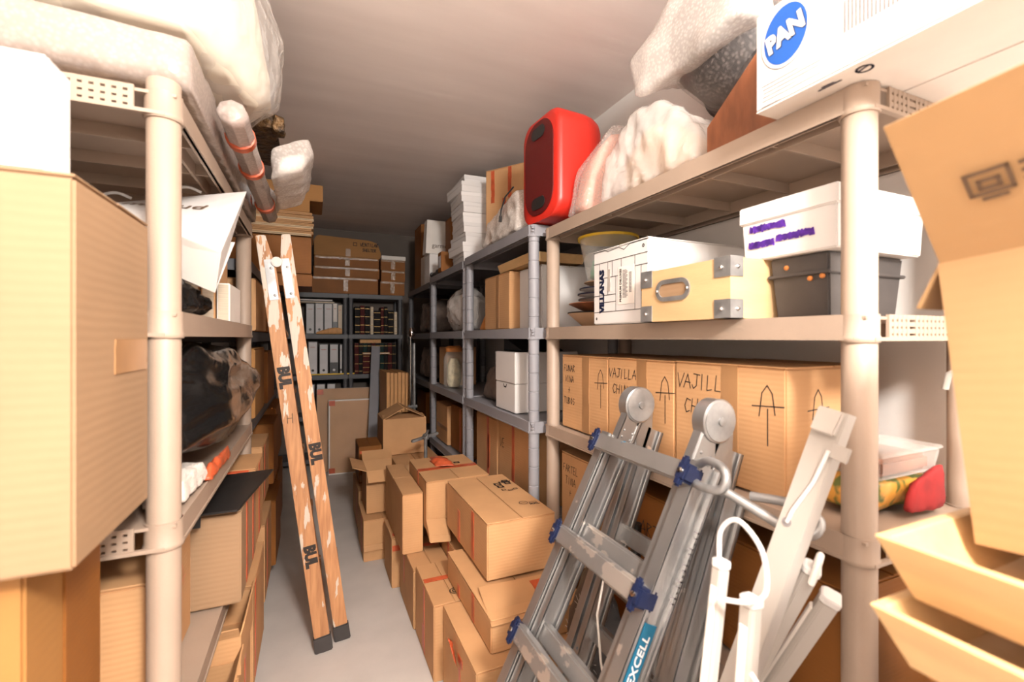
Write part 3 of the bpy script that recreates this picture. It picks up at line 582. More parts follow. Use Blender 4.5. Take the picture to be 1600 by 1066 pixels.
loft(secs, 0).build('housing', 'red', t, smooth=True)
MB().prism([(-.119, u, v + .235) for u, v in rrect(.118, .205, .10)], (-.004, 0, 0)).build('grille', 'red_grille', t, .001)
for sz in (-1, 1): MB().prism([(-.1235, u, v + .235 + sz * .155) for u, v in rrect(.055, .026, .0255)], (-.003, 0, 0)).build('bass_port', 'black', t, .001)

# ================================================================== grey shelving
# first grey unit, top
o = thing('wrapped_parcel', 'long parcel in clear bubble wrap beside the red speaker with a dangling black cable', 'parcel', (1.02, 2.26, 1.878))
PW = [(-.12, .24, 0), (.1, .24, 0), (.1, -.26, 0), (-.12, -.26, 0), (-.10, -.22, .20), (.1, -.24, .22), (-.11, .22, .10), (-.03, .1, .20), (.1, .2, .2), (-.1, .0, .15)]
blob('contents', [(x * .8, y * .85, z * .8 + .003) for x, y, z in PW], 'offwhite', o, edge=.06); blob('wrap', PW, 'bubble', o, edge=.03, amp=.012, fs=7, ridge=True, seed=5, sm=2)
MB().tube([(-.10, -.17, .23), (-.125, -.12, .19), (-.135, -.09, .13), (-.137, -.085, .10)], .004, 8).build('cable', 'black', o, smooth=True)
MB().tube([(-.137, -.085, .10), (-.138, -.083, .07)], .008, 8).build('plug', 'black', o, smooth=True)
t = carton('carton with three vertical orange tapes, highest one beside the ceiling', 1.05, 1.33, 2.52, 2.80, 1.862, 2.40, 34, tapes=[('-x', -.085, .16, .028, .20), ('-x', .04, .17, .028, .19), ('-x', .0, -.0, .028, .16)])
printed(t, '-y', .03, .12, 'B', .05)
# flat white boxes
G = 'stack of flat white boxes'; z = 1.8515; nm = ('lowest', 'second', 'third', 'fourth', 'fifth', 'sixth', 'seventh', 'eighth', 'ninth')
for i in range(9):
    dx, dy = R.uniform(-.012, .012), R.uniform(-.01, .01)
    if i == 8: dx, dy = .03, .05
    if i == 7: dx = -.02
    t = thing('flat_box', f'flat white cardboard box, {nm[i]} from the shelf in its stack', 'box', (1.03 + dx, 3.03 + dy, z), R.uniform(-3, 3), G); hh = .066
    MB().box(-.125, .125, -.15, .15, 0, hh - .022).build('base', 'white', t, .002); MB().box(-.128, .128, -.153, .153, hh - .026, hh).build('lid', 'white', t, .002)
    z += hh + .0005
# second shelf of the first grey unit
t = carton('carton with brown tape on the second grey shelf, wooden tray resting on it', .94, 1.26, 2.19, 2.56, 1.397, 1.70, tapes=[('-x', .02, 0, .045, .29, 'tape_brown')])
t = thing('wooden_tray', 'shallow pine tray lying across the carton and white box', 'tray', (1.08, 2.13, 1.708), -2)
def tray(t, W, D, H, fl, m, k=.010, dividers=()):
    for nmn, a, bq in (('side_panel', -1, 'x'), ('side_panel', 1, 'x'), ('end_panel', -1, 'y'), ('end_panel', 1, 'y')):
        mb = MB()
        if bq == 'x':
            x0, x1 = a * W / 2, a * (W / 2 + fl)
            mb.hexa([(x0, -D / 2, 0), (x0 - a * k, -D / 2, 0), (x0 - a * k, D / 2, 0), (x0, D / 2, 0)], [(x1, -D / 2 - fl, H), (x1 - a * k, -D / 2 - fl, H), (x1 - a * k, D / 2 + fl, H), (x1, D / 2 + fl, H)])
        else:
            y0, y1 = a * D / 2, a * (D / 2 + fl); e = k
            mb.hexa([(-W / 2 + e, y0, 0), (W / 2 - e, y0, 0), (W / 2 - e, y0 - a * k, 0), (-W / 2 + e, y0 - a * k, 0)], [(-W / 2 - fl + e, y1, H), (W / 2 + fl - e, y1, H), (W / 2 + fl - e, y1 - a * k, H), (-W / 2 - fl + e, y1 - a * k, H)])
        mb.build(nmn, m, t, .0015, seg=1)
    MB().box(-W / 2 + .002, W / 2 - .002, -D / 2 + .002, D / 2 - .002, 0, .006).build('bottom', m, t)
    for y in dividers: MB().box(-W / 2 - fl * .6 + k, W / 2 + fl * .6 - k, y - k / 2, y + k / 2, .006, H * .8).build('divider', m, t)
tray(t, .26, .46, .045, .012, 'pine')
t = carton('white box under the pine tray, behind the beige post', .98, 1.28, 1.90, 2.15, 1.397, 1.695, m='white')
o = blob('orange_ornament', [(.95, 2.60, 1.397), (.95, 2.72, 1.397), (1.1, 2.6, 1.397), (1.1, 2.7, 1.397), (.98, 2.62, 1.53), (1.08, 2.60, 1.56)], 'orange', amp=.01, edge=.03)
tag(o, 'orange cloth bundle between the taped carton and the post', 'bundle')
t = thing('wrapped_parcel', 'round parcel in shiny film on the second shelf below flat white boxes', 'parcel', (1.0, 3.1, 1.412))
PW = [(r_ * math.cos(a), .25 * math.sin(a), zz) for zz, r_ in ((0, .06), (.1, .13), (.2, .12)) for a in [i * math.pi / 4 for i in range(8)]] + [(.05, 0, .30), (-.02, .05, .30)]
blob('contents', [(x * .85, y * .85, q * .85 + .003) for x, y, q in PW], 'rag', t, edge=.06); blob('wrap', PW, 'film', t, edge=.03, amp=.014, fs=16, ridge=True, sm=2)
o = blob('dark_bag', [(1.13, 2.6, 1.41), (1.3, 2.6, 1.41), (1.13, 2.74, 1.41), (1.3, 2.74, 1.41), (1.15, 2.62, 1.6), (1.28, 2.6, 1.62), (1.2, 2.73, 1.6)], 'bag_black', amp=.01, fs=12, ridge=True); tag(o, 'dark plastic bag in the shade behind the orange bundle', 'bag')
# third shelf
t = thing('archive_box', 'white archive box with a black lid propped open behind it', 'box', (1.10, 2.20, .972)); t['dim'] = (.36, .26, .305)
MB().box(-.18, .18, -.13, .13, 0, .145).build('lower_drawer', 'white', t, .003); MB().box(-.182, .182, -.132, .132, .147, .305).build('upper_box', 'white', t, .003)
mark(t, '-x', 0, -.018, [[(-.02, 0), (-.012, -.012), (.012, -.012), (.02, 0)]], .008, name='hand_slot')
printed(t, '-x', -.03, .095, 'BB', .022); printed(t, '-x', -.03, .055, 'i1', .022); printed(t, '-x', .05, .03, 'CE 005', .018, 'ink_grey')
mark(t, '-x', 0, .085, [[(-.115, 0), (.115, 0)]], .0015, 'ink_grey', name='lid_line')
t2 = thing('black_folder', 'black folder tilted on top of the white archive box', 'folder', (1.1, 2.22, 1.2785))
for sx in (1, -1):
    MB().hexa([(-.12, -.10, 0 if sx > 0 else .0), (-.12, .14, 0), (.12, .14, 0), (.12, -.10, 0)][::1], [(-.12, -.10, .006), (-.12, .14, .075 if sx > 0 else .006), (.12, .14, .075 if sx > 0 else .006), (.12, -.10, .006)]).build('cover', 'black', t2)
t = thing('glass_jar', 'tall glass jar of straw coloured filling with an orange lid', 'jar', (.985, 3.375, .972))
MB().lathe([(.06, 0), (.075, .01), (.078, .22), (.06, .26), (.058, .275)], (0, 0, 0), 26).build('glass', 'glass', t, smooth=True)
MB().lathe([(.04, .006), (.055, .05), (.05, .17), (.03, .22)], (0, 0, 0), 20).build('filling', 'grain', t, smooth=True)
MB().lathe([(.062, .272), (.064, .275), (.064, .3), (.05, .315)], (0, 0, 0), 26).build('lid', 'orange', t, smooth=True)
t = carton('slim upright carton beside the glass jar, third grey shelf', .96, 1.2, 3.475, 3.715, .972, 1.275, m='card')
o = blob('grey_sack', [(.98, 2.45, .978), (1.25, 2.45, .978), (1.25, 2.72, .978), (.98, 2.72, .978), (1.0, 2.48, 1.2), (1.2, 2.46, 1.22), (1.2, 2.7, 1.18), (1.0, 2.7, 1.15)], 'rag', amp=.008, ridge=True); tag(o, 'grey sack in the shade between archive box and jar', 'sack')
# fourth shelf: upright cartons with red tape
t = carton('upright carton with a crooked red tape, under the archive box shelf', .955, 1.3, 2.40, 2.755, .532, .885, tapes=[('-x', .03, .0, .035, .34), ('-x', .045, -.03, .03, .2)])
t = carton('upright carton with straight red tape, under the archive box, by the grey post', .955, 1.3, 1.93, 2.38, .532, .895, tapes=[('-x', -.02, .0, .035, .35)])
mark(t, '-x', -.17, .06, hand('VE', .05), .004)
t = carton('carton with red tape edge standing at the end of the grey shelving, floor level', .96, 1.28, 1.92, 2.35, .104, .44, m='card_dark', tapes=[('-y', .0, 0, .04, .3)])
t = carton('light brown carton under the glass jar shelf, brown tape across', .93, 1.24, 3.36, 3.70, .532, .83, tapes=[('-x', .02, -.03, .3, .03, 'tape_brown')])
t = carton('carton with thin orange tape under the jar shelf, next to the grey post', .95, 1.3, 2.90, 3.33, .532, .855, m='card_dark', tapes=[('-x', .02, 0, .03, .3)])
# second grey unit, top
t = carton('brown carton with white labels behind the stack of flat white boxes', .985, 1.26, 3.46, 3.62, 1.8515, 2.30, m='card_dark', tapes=[('-y', -.03, .04, .05, .09, 'offwhite')], flaps=True)
t = thing('label_box', 'tilted brown box with a paper label below the white paper bag', 'box', (1.005, 3.30, 1.8515)); t.location = (.925, 3.40, 1.8515); t['dim'] = (.09, .1, .15)
MB().box(-.045, .045, -.05, .05, 0, .15).build('body', 'card_dark', t, .003); tape(t, face_xf(.09, .1, .15, '-x', .0, 0), .06, .09, 'label_grey', 'paper_label')
t = carton('white box below the white paper bag, corner shelving top', .905, 1.19, 3.83, 4.02, 1.8225, 2.07, m='white', flaps=True)
t = thing('paper_bag', 'white paper carrier bag with faint lettering, up near the ceiling', 'bag', (1.005, 3.93, 2.076)); t['dim'] = (.25, .12, .29)
MB().hexa([(-.125, -.06, 0), (.125, -.06, 0), (.125, .06, 0), (-.125, .06, 0)], [(-.11, -.055, .29), (.135, -.045, .29), (.135, .05, .29), (-.11, .045, .29)]).build('bag', 'offwhite', t)
printed(t, '-y', .0, -.075, 'garmo', .055, 'ink_faded')
t = thing('black_tripod_clamp', 'black folded clamp lying on the edge of the grey shelf top', 'clamp', (.90, 3.62, 1.8515))
MB().tube([(0, -.12, .012), (-.005, .0, .014), (0, .12, .012)], .012, 10).build('rod', 'black', t, smooth=True)
for y in (-.1, .1): MB().lathe([(.016, -.02), (.02, 0), (.016, .02)], (0, y, .021), 12, (0, 1, 0)).build('knob', 'black', t, smooth=True)
# corner unit
t = carton('tall narrow brown carton standing on the corner shelving, touching the ceiling zone', .96, 1.2, 4.42, 4.72, 1.822, 2.46, m='card_dark')
t = carton('tall white box on the corner shelving beside the tall brown carton', .955, 1.2, 4.23, 4.40, 1.822, 2.12, m='offwhite')
t = carton('dark carton behind the paper bag on the corner shelving', .99, 1.22, 4.05, 4.21, 1.822, 2.34, m='card_dark')

# ================================================================== carton pile in the aisle
G2 = 'carton pile in the aisle'
def pc(label, *a, **k): return carton(label, *a, group=G2, **k)
t = pc('big carton with printed symbols on its lid, on top of the pile', .598, .888, 1.605, 2.165, .432, .650, tapes=[('-x', .11, .0, .035, .19), ('-x', -.085, -.035, .035, .14)])
mark(t, '+z', .06, .13, sq(0, 0, .028, .024) + sq(0, -.04, .024, .02) + sq(.05, .0, .022, .024) + sq(.05, .035, .024, .014), .008, 'ink', name='printed_symbol')
mark(t, '+z', .085, .03, sq(0, 0, .02, .014) + sq(.028, .01, .018, .014) + sq(-.028, .015, .016, .016), .0035, 'ink_faded', name='printed_symbol')
mark(t, '+z', .09, -.14, circ(-.02, 0, .018) + sq(.02, -.01, .03, .014) + [[(-.03, 0), (-.01, 0)], [(.01, -.02), (.035, -.02)]], .003, 'ink_faded', name='printed_symbol')
printed(t, '+z', .105, .15, 'NEW', .026, 'ink', 0, .001); printed(t, '+z', .11, -.165, 'XXL', .024, 'ink')
t = pc('carton with a torn red ribbon cross, second highest in the pile', .508, .835, 2.215, 2.66, .402, .642, tapes=[('+z', 0, -.02, .325, .04), ('+z', -.01, .10, .075, .24), ('-x', .02, .02, .03, .2), ('-x', -.03, -.07, .03, .08)])
mark(t, '+z', .07, .05, sq(0, 0, .025, .02), .009, 'ink', name='printed_symbol')
blob('ribbon_knot', [(-.06, .02, .242), (.05, -.02, .242), (.04, .16, .242), (-.07, .15, .242), (-.03, .06, .275), (.02, .05, .27), (-.03, .13, .268)], 'tape_red', t, edge=.02, amp=.008, fs=40, sm=1)
# crushed corner flaps below the ribbon carton
MB().hexa([(-.165, -.30, -.03), (-.06, -.30, -.04), (-.06, -.225, -.0), (-.165, -.225, .0)], [(-.165, -.29, .005), (-.06, -.29, -.01), (-.06, -.224, .05), (-.165, -.224, .06)]).build('crushed_corner', 'card', t, .003)
t = pc('carton with red tape and sagging lid directly under the printed carton', .535, .886, 1.40, 1.93, .305, .418, tapes=[('-x', .08, -.0, .03, .1), ('-y', .06, .015, .05, .085), ('-x', -.1, -.03, .03, .05)])
W, D, H = t['dim']
q = [(-W / 2 - .004, -D / 2 - .016, H - .012), (W / 2 + .01, -D / 2 - .02, H - .008)]; q2 = [(W / 2 + .0, -D / 2 + .17, H + .010), (-W / 2 + .02, -D / 2 + .185, H + .010)]
MB().hexa([q[0], q[1], q2[0], q2[1]], [(x, y, zz + .005) for x, y, zz in (q[0], q[1], q2[0], q2[1])]).build('sagging_flap', 'card', t, .0015)
xs = frame_xf((.06, -D / 2 + .075, H + .0065), (1, 0, 0), (0, -.08, 1)); tape(t, xs, .05, .15)
t = pc('carton with frayed red tape standing on the floor nearest the aluminium ladder', .465, .86, 1.345, 1.74, 0, .302, tapes=[('-x', .02, -.05, .024, .2), ('-x', .03, .08, .05, .03)])
blob('frayed_tape', [(-.203, -.02, .2), (-.203, .06, .25), (-.22, .05, .27), (-.215, -.01, .23), (-.2, .02, .21)], 'tape_red', t, edge=.015, amp=.006, fs=50, sm=0)
t = pc('carton with a printed seal and two red tapes, second along the pile from the ladder', .43, .60, 1.75, 2.09, 0, .302, tapes=[('-x', .0, .0, .022, .28), ('+z', .0, .02, .165, .03), ('-x', -.02, -.08, .03, .1)]); mark(t, '+z', .02, -.10, circ(0, 0, .02) + circ(0, 0, .009), .005, 'ink_faded', name='printed_symbol')
t = pc('carton with red tape over its top edge, third along the pile from the ladder', .422, .60, 2.105, 2.46, 0, .275, tapes=[('+z', 0, .06, .17, .03), ('-x', -.06, .05, .022, .16)])
t = pc('thin carton with red tape near its top, beside the open-bottomed carton on the floor', .385, .47, 2.50, 2.78, 0, .27, tapes=[('-y', 0, .08, .08, .03), ('+z', 0, -.1, .07, .03)])
t = pc('inner carton with red tape wedged under the ribbon carton', .605, .83, 1.94, 2.30, .0, .352, tapes=[('-x', -.05, .12, .03, .14)])
t = pc('tall plain carton leaning beside the ribbon carton', .402, .503, 2.27, 2.84, .278, .575, flaps=True, seam='x')
t = pc('inner floor carton hidden below the tall plain carton', .61, .86, 2.32, 2.75, 0, .395)
t = pc('open carton with bent flaps behind the tall plain carton', .30, .50, 2.945, 3.22, .258, .52, flaps={'-y': (125, .09), '-x': (70, .09), '+x': (80, .1), '+y': 60})
t = pc('floor carton with a folded lower edge below the open carton', .275, .50, 2.86, 3.22, 0, .25, tapes=[('-x', .05, .0, .03, .22)])
MB().hexa([(-.112, -.20, .07), (.112, -.2, .07), (.112, -.181, .07), (-.112, -.181, .07)], [(-.112, -.183, .1), (.112, -.183, .1), (.112, -.181, .1), (-.112, -.181, .1)]).build('folded_edge', 'card', t)
t = pc('dark topped carton with red tape, farthest of the low cartons', .30, .46, 3.46, 3.76, .295, .56, m='card_dark', tapes=[('-y', 0, .09, .15, .02), ('-y', 0, -.1, .15, .05, 'tape_brown')])
t = pc('floor carton with red tape below the dark topped carton', .285, .50, 3.30, 3.78, 0, .288, tapes=[('-x', .1, 0, .03, .25)])
t = pc('large open carton with roof shaped flaps at the back of the pile', .475, .80, 3.50, 3.82, .468, .735, m='card', flaps={'-y': (-82, .12), '-x': (-63, .172), '+x': (-63, .172)})
t = pc('floor carton carrying the large open carton', .505, .86, 3.3, 3.82, 0, .46)
t = thing('steel_clamp', 'steel clamp on a pole with a cross handle behind the ribbon carton', 'clamp', (.70, 3.08, 0))
MB().tube([(0, 0, 0), (0, 0, .68)], .012, 10).build('pole', 'steel', t, smooth=True)
MB().beam((-.10, -.02, .655), (.09, .02, .69), .03, .018).build('jaw', 'steel', t, .004); MB().beam((-.02, -.05, .68), (.03, .06, .705), .02, .012).build('handle', 'steel', t, .003)
MB().lathe([(.022, 0), (.024, .02), (.016, .035)], (0, 0, .66), 14).build('collar', 'steel', t, smooth=True)

# ================================================================== wooden ladder
t = thing('wooden_ladder', 'paint-spattered folding wooden ladder stencilled in black, leaning on beige shelving', 'ladder', (.07, 2.14, 0))
def rail(foot, top, wd, th, cut, m='ladder_wood'):
    f, tp = Vector(foot) - t.location, Vector(top) - t.location; d = tp - f; L = d.length; d.normalize(); p = Vector((1, 0, 0)); p = (p - d * p.dot(d)).normalized(); n = p.cross(d)
    if n.y < 0: n = -n
    pts = [(-wd / 2, .0), (wd / 2, .0)]
    pts += [(wd / 2, L - .14), (wd * .12, L), (-wd / 2, L)] if cut > 0 else [(wd / 2, L), (-wd * .12, L), (-wd / 2, L - .14)]
    o = MB().prism([f + p * a + d * b for a, b in pts], n * th).build('rail', m, t, .003)
    return o, f, d, p, n, L
RA = rail((.040, 2.115, .012), (-.202, 2.255, 1.800), .062, .028, 1); RB = rail((.118, 2.165, .012), (-.126, 2.283, 1.815), .058, .028, -1)
for (o, f, d, p, n, L), wd in ((RA, .062), (RB, .058)):
    q = lambda a, b, c: f + p * a + d * b + n * c
    MB().hexa([q(-wd / 2 - .005, -.012, -.006), q(wd / 2 + .005, -.012, -.006), q(wd / 2 + .005, -.012, .036), q(-wd / 2 - .005, -.012, .036)], [q(-wd / 2 - .004, .055, -.005), q(wd / 2 + .004, .055, -.005), q(wd / 2 + .004, .055, .034), q(-wd / 2 - .004, .055, .034)]).build('rubber_foot', 'charcoal', o, .004)
    far = MB(); q2 = lambda a, b: q(a, b, .33)
    MB().prism([q2(-wd * .35, .0), q2(wd * .35, .0), q2(wd * .35, L - .2), q2(-wd * .35, L - .2)], n * .026).build('rail', 'ladder_wood', t, .003)
    for i in range(5 if wd > .06 else 2):
        s_ = .26 + i * (.28 if wd > .06 else .9)
        MB().hexa([q(-.03, s_, .028), q(.03, s_, .028), q(.03, s_, .33), q(-.03, s_, .33)], [q(-.03, s_ + .022, .028), q(.03, s_ + .022, .028), q(.03, s_ + .022, .33), q(-.03, s_ + .022, .33)]).build('rung', 'ladder_wood', t, .002)
    a0 = .006 if wd > .06 else -.008
    pl = MB().prism([q(a0 - .018, L - .29, 0), q(a0 + .018, L - .29, 0), q(a0 + .018, L - .11, 0), q(a0 - .018, L - .11, 0)], n * -.004).build('hinge_plate', 'steel', t, .001)
    for b_ in (L - .27, L - .15): MB().lathe([(.006, 0), (.005, .003), (.001, .004)], q(a0 + .006, b_, -.004), 10, -n).build('bolt', 'steel', pl)
o, f, d, p, n, L = RA
MB().lathe([(.022, -.002), (.022, .008), (.01, .013)], f + p * .037 + d * (L - .125) - n * .004, 18, -n).build('pivot_bolt', 'paint_white', t, smooth=True)
def stencil(rl, s_):
    o, f, d, p, n, L = rl
    c = f + d * s_ - n * .0012
    text('BUL', .062, frame_xf(c, -d, -n), 'ink', o, 'stencil', 0, .004, .85)
stencil(RA, 1.18); stencil(RA, .40); stencil(RB, .83)
o, f, d, p, n, L = RA
strokes([[(-.02 + .0, y), (.03, y + .004)] for y in ()] + shift(hand('5', .03) + hand('H', .04), 0, 0), .003, frame_xf(f + d * 1.0 - n * .001, p, -n), 'ink_faded', o, 'carved_mark')

# ================================================================== aluminium ladder
t = thing('aluminium_ladder', 'aluminium telescopic ladder with navy rung caps and round hinges, leaning on the shelving', 'ladder', (.5, .95, 0)); O = t.location.copy()
HX, HZ, YL, YR = .868, 1.155, 1.105, .768
du = Vector((.262 - HX, 0, 0 - HZ)).normalized(); nu = Vector((-du.z, 0, du.x)); nu = nu if nu.x < 0 else -nu   # towards the viewer's side
db = Vector((.40 - HX, 0, 0 - HZ)).normalized(); nb = Vector((-db.z, 0, db.x)); nb = nb if nb.x < 0 else -nb
H0 = Vector((HX, 0, HZ)) - O; LF = HZ / -du.z
def chan(y, a, b, d, n, off, dep, wid, name='rail', m='alu'):
    """open channel rail: web facing sideways, two flanges"""
    mb = MB(); Y = y - 0; s_ = H0 + d * a + n * off; e_ = H0 + d * b + n * off; s_.y = e_.y = Y - O.y
    mb.beam(s_, e_, .004, dep)                                        # web
    for sg in (-1, 1):
        mb.beam(s_ + n * sg * (dep / 2 - .002), e_ + n * sg * (dep / 2 - .002), wid, .004)
        mb.beam(s_ + n * sg * (dep / 2 - .006) + Vector((0, -wid / 2 + .002, 0)), e_ + n * sg * (dep / 2 - .006) + Vector((0, -wid / 2 + .002, 0)), .004, .010)
        mb.beam(s_ + n * sg * (dep / 2 - .006) + Vector((0, wid / 2 - .002, 0)), e_ + n * sg * (dep / 2 - .006) + Vector((0, wid / 2 - .002, 0)), .004, .010)
    return mb.build(name, m, t)
for y, sg in ((YL, -1), (YR, 1)):
    chan(y, .11, LF - .01, du, nu, .004, .078, .032)                    # front outer rail
    chan(y + sg * .032, .03, LF - .25, du, nu, .0, .064, .024)           # front inner rail
    chan(y, .16, HZ / -db.z - .02, db, nb, -.088, .076, .028)             # rear outer rail
    chan(y + sg * .03, .05, 1.0, db, nb, -.086, .06, .022)              # rear inner rail
    c = H0.copy(); c.y = y + sg * .028 - O.y
    h = MB().lathe([(.046, -.020), (.052, -.017), (.052, .017), (.046, .020)], c, 28, (0, 1, 0)).build('hinge', 'alu', t, smooth=True)
    for s2 in (-1, 1):
        r_ = []
        for (rr, zz) in ((.036, .020), (.036, .023), (.031, .023), (.031, .020)): r_.append((rr, zz * 1))
        MB().lathe([(.010, .020), (.010, .026), (.004, .027)], c, 14, (0, s2, 0)).build('pivot', 'steel', h, smooth=True)
        MB().lathe([(.047, .0195), (.047, .0215), (.040, .0225)], c, 28, (0, s2, 0)).build('disc_face', 'steel', h, smooth=True)
    for d_, n_, of in ((du, nu, .0), (db, nb, -.075)):
        a_ = c + n_ * of * .3; b_ = c + d_ * .15 + n_ * of
        MB().beam(a_, b_, .026, .062).build('hinge_arm', 'alu', h, .003)
    for k_ in range(4):
        for s2 in (-.016, .016):
            MB().lathe([(.004, 0), (.0035, .002), (.001, .003)], c + du * (.085 + .02 * k_) + nu * s2 + Vector((0, -.0132, 0)), 8, (0, -1, 0)).build('rivet', 'steel', h)
    MB().box(-.004, .004, -.012, .012, -.014, .014).build('latch', 'black', h, .003).location = c + du * .03 - nu * .042
def rung(s_, d, n, off, y0, y1, w_=.046, h_=.030, caps=False):
    c = H0 + d * s_ + n * off; a = Vector((c.x, y0 - O.y, c.z)); b = Vector((c.x, y1 - O.y, c.z))
    r_ = MB().beam(a, b, h_, w_, tuple(n)).build('rung', 'alu_rung', t, .005, seg=2)
    if caps:
        for q in (a, b):
            sg = -1 if q is a else 1
            cp = MB().beam(q - n * .032 + Vector((0, sg * .002, 0)), q + n * .022 + Vector((0, sg * .002, 0)), .032, .042); cp.beam(q + Vector((0, sg * .0, 0)) + n * .016 - d * .035, q + n * .016 + d * .035, .020, .014)
            cb = cp.build('rung_cap', 'navy', r_, .005)
            MB().lathe([(.007, 0), (.006, .004), (.002, .005)], q + n * .0225 + Vector((0, sg * .002, 0)), 12, tuple(n)).build('screw', 'chrome', r_)
for i in range(4): rung(.145 + .2735 * i, du, nu, .052, YR - .002, YL + .002, caps=True)
for i in range(3): rung(.385 + .2735 * i, du, nu, .002, YR + .03, YL - .03)
for i in range(3): rung(.36 + .2735 * i, db, nb, -.10, YR + .01, YL - .01)
def P3(s_, y, off): q = H0 + du * s_ + nu * off; return Vector((q.x, y - O.y, q.z))
for nm_, pts in (('locking_hook', [P3(.12, YR + .0, .03), P3(.105, YR - .04, .05), P3(.11, YR - .085, .055), P3(.135, YR - .10, .05), P3(.155, YR - .085, .045), P3(.16, YR - .04, .045), P3(.155, YR - .012, .03)]),
                 ('locking_hook', [P3(.15, YR - .09, .03), P3(.16, YR - .14, .0), P3(.17, YR - .20, -.03), P3(.16, YR - .225, -.05), P3(.13, YR - .22, -.06), P3(.12, YR - .17, -.05), P3(.135, YR - .10, -.03)])):
    MB().tube(cat(pts), .0095, 12).build(nm_, 'steel', t, smooth=True)
c = P3(.62, YR, 0)
MB().hexa([P3(.46, YR - .0155, .030), P3(.46, YR - .0155, -.004), P3(.79, YR - .0155, -.004), P3(.79, YR - .0155, .030)], [P3(.46, YR - .0175, .030), P3(.46, YR - .0175, -.004), P3(.79, YR - .0175, -.004), P3(.79, YR - .0175, .030)]).build('sticker', 'blue_sticker', t)
text('EXCELL', .026, frame_xf(P3(.535, YR - .0182, .013), -du, (0, -1, 0)), 'white', t, 'sticker_lettering', .2, .0003, 1.15)
mb = MB()
for i in range(14): mb.hexa([P3(.25 + i * .012, YR - .0155, -.03), P3(.25 + i * .012, YR - .0155, -.012 - .006 * (i % 3)), P3(.254 + i * .012, YR - .0155, -.012 - .006 * (i % 3)), P3(.254 + i * .012, YR - .0155, -.03)], [P3(.25 + i * .012, YR - .016, -.03), P3(.25 + i * .012, YR - .016, -.012 - .006 * (i % 3)), P3(.254 + i * .012, YR - .016, -.012 - .006 * (i % 3)), P3(.254 + i * .012, YR - .016, -.03)])
mb.build('small_print', 'ink_grey', t)
# folded trolley and starry umbrella behind the ladder
t = thing('folded_trolley', 'black folded trolley with a steel tube, seen through the ladder rungs', 'trolley', (.885, 1.03, 0))
for y in (0, .10):
    MB().tube([(0, y, .03), (.02, y, .62)], .011, 10).build('tube', 'steel', t, smooth=True); MB().tube([(.018, y, .56), (.025, y, .78)], .016, 10).build('sleeve', 'black', t, smooth=True)
    MB().lathe([(.03, -.01), (.045, -.008), (.045, .008), (.03, .01)], (0, y - .025, .045), 20, (0, 1, 0)).build('wheel', 'black', t, smooth=True)
MB().tube([(.02, 0, .60), (.02, .10, .60)], .012, 10).build('crossbar', 'black', t, smooth=True)
MB().box(.0, .04, .03, .07, .60, .635).build('lock', 'red', t, .006)
o = thing('starry_bag', 'black fabric bag with white starburst stitching behind the ladder', 'bag', (.84, 1.195, 0))
PB = [(-.06, -.04, .006), (.06, -.04, .006), (.06, .12, .006), (-.06, .12, .006), (-.085, -.05, .4), (-.08, .125, .42), (.06, .125, .4), (.06, -.05, .42), (-.02, 0, .68), (.0, .08, .66)]
blob('bag', PB, 'charcoal', o, edge=.04, amp=.008)
sts = []
for u, v in ((-.05, .40), (.06, .36), (.0, .50), (.04, .24), (-.06, .28), (.08, .47)):
    for k_ in range(10): a = k_ * math.pi / 5 + u * 9; sts.append([(u + .006 * math.cos(a), v + .006 * math.sin(a)), (u + .038 * math.cos(a), v + .038 * math.sin(a))])
strokes(sts, .0018, frame_xf((-.091, .035, 0), (0, -1, 0), (-1, 0, .05)), 'white', o, 'starburst_stitching')

# ================================================================== white lamp fittings leaning by the ladder
t = thing('lamp_batten_housing', 'long white enamelled strip light housing leaning against the beige shelf', 'light fitting', (.50, .70, 0))
a, b_ = Vector((-.01, .02, .0)), Vector((.33, -.198, 1.225)); d = (b_ - a).normalized(); u = Vector((.05, -1, -.15)); u = (u - d * u.dot(d)).normalized(); n = u.cross(d)
n = n if n.x < 0 else -n
mb = MB(); q = lambda s_, x, z_: a + d * s_ + u * x + n * z_; L = (b_ - a).length
mb.hexa([q(0, -.023, 0), q(0, .023, 0), q(0, .023, .003), q(0, -.023, .003)], [q(L, -.023, 0), q(L, .023, 0), q(L, .023, .003), q(L, -.023, .003)])
for sx in (-1, 1): mb.hexa([q(0, sx * .023, 0), q(0, sx * .020, 0), q(0, sx * .020, -.03), q(0, sx * .023, -.03)], [q(L, sx * .023, 0), q(L, sx * .020, 0), q(L, sx * .020, -.03), q(L, sx * .023, -.03)])
mb.build('housing', 'white_gloss', t, .001)
for s_ in (L - .045, .05): MB().hexa([q(s_, -.020, .003), q(s_, .020, .003), q(s_, .020, .016), q(s_, -.020, .016)], [q(s_ + .045, -.0215, .003), q(s_ + .045, .0215, .003), q(s_ + .045, .0215, .010), q(s_ + .045, -.0215, .010)]).build('end_bracket', 'white_gloss', t, .003)
MB().hexa([q(L - .08, .02, .003), q(L - .08, .05, .006), q(L - .055, .05, .006), q(L - .055, .02, .003)], [q(L - .08, .02, .008), q(L - .08, .05, .012), q(L - .055, .05, .012), q(L - .055, .02, .008)]).build('clip', 'white_gloss', t, .001)
MB().tube([q(L - .07, .02, .012), q(L - .13, .012, .006), q(L - .19, -.004, .006), q(L - .215, -.008, .003)], .0035, 8).build('wire', 'white', t, smooth=True)
MB().lathe([(.008, 0), (.008, .002), (.005, .002)], q(L - .215, -.008, .002), 14, tuple(n)).build('grommet', 'ink_grey', t)
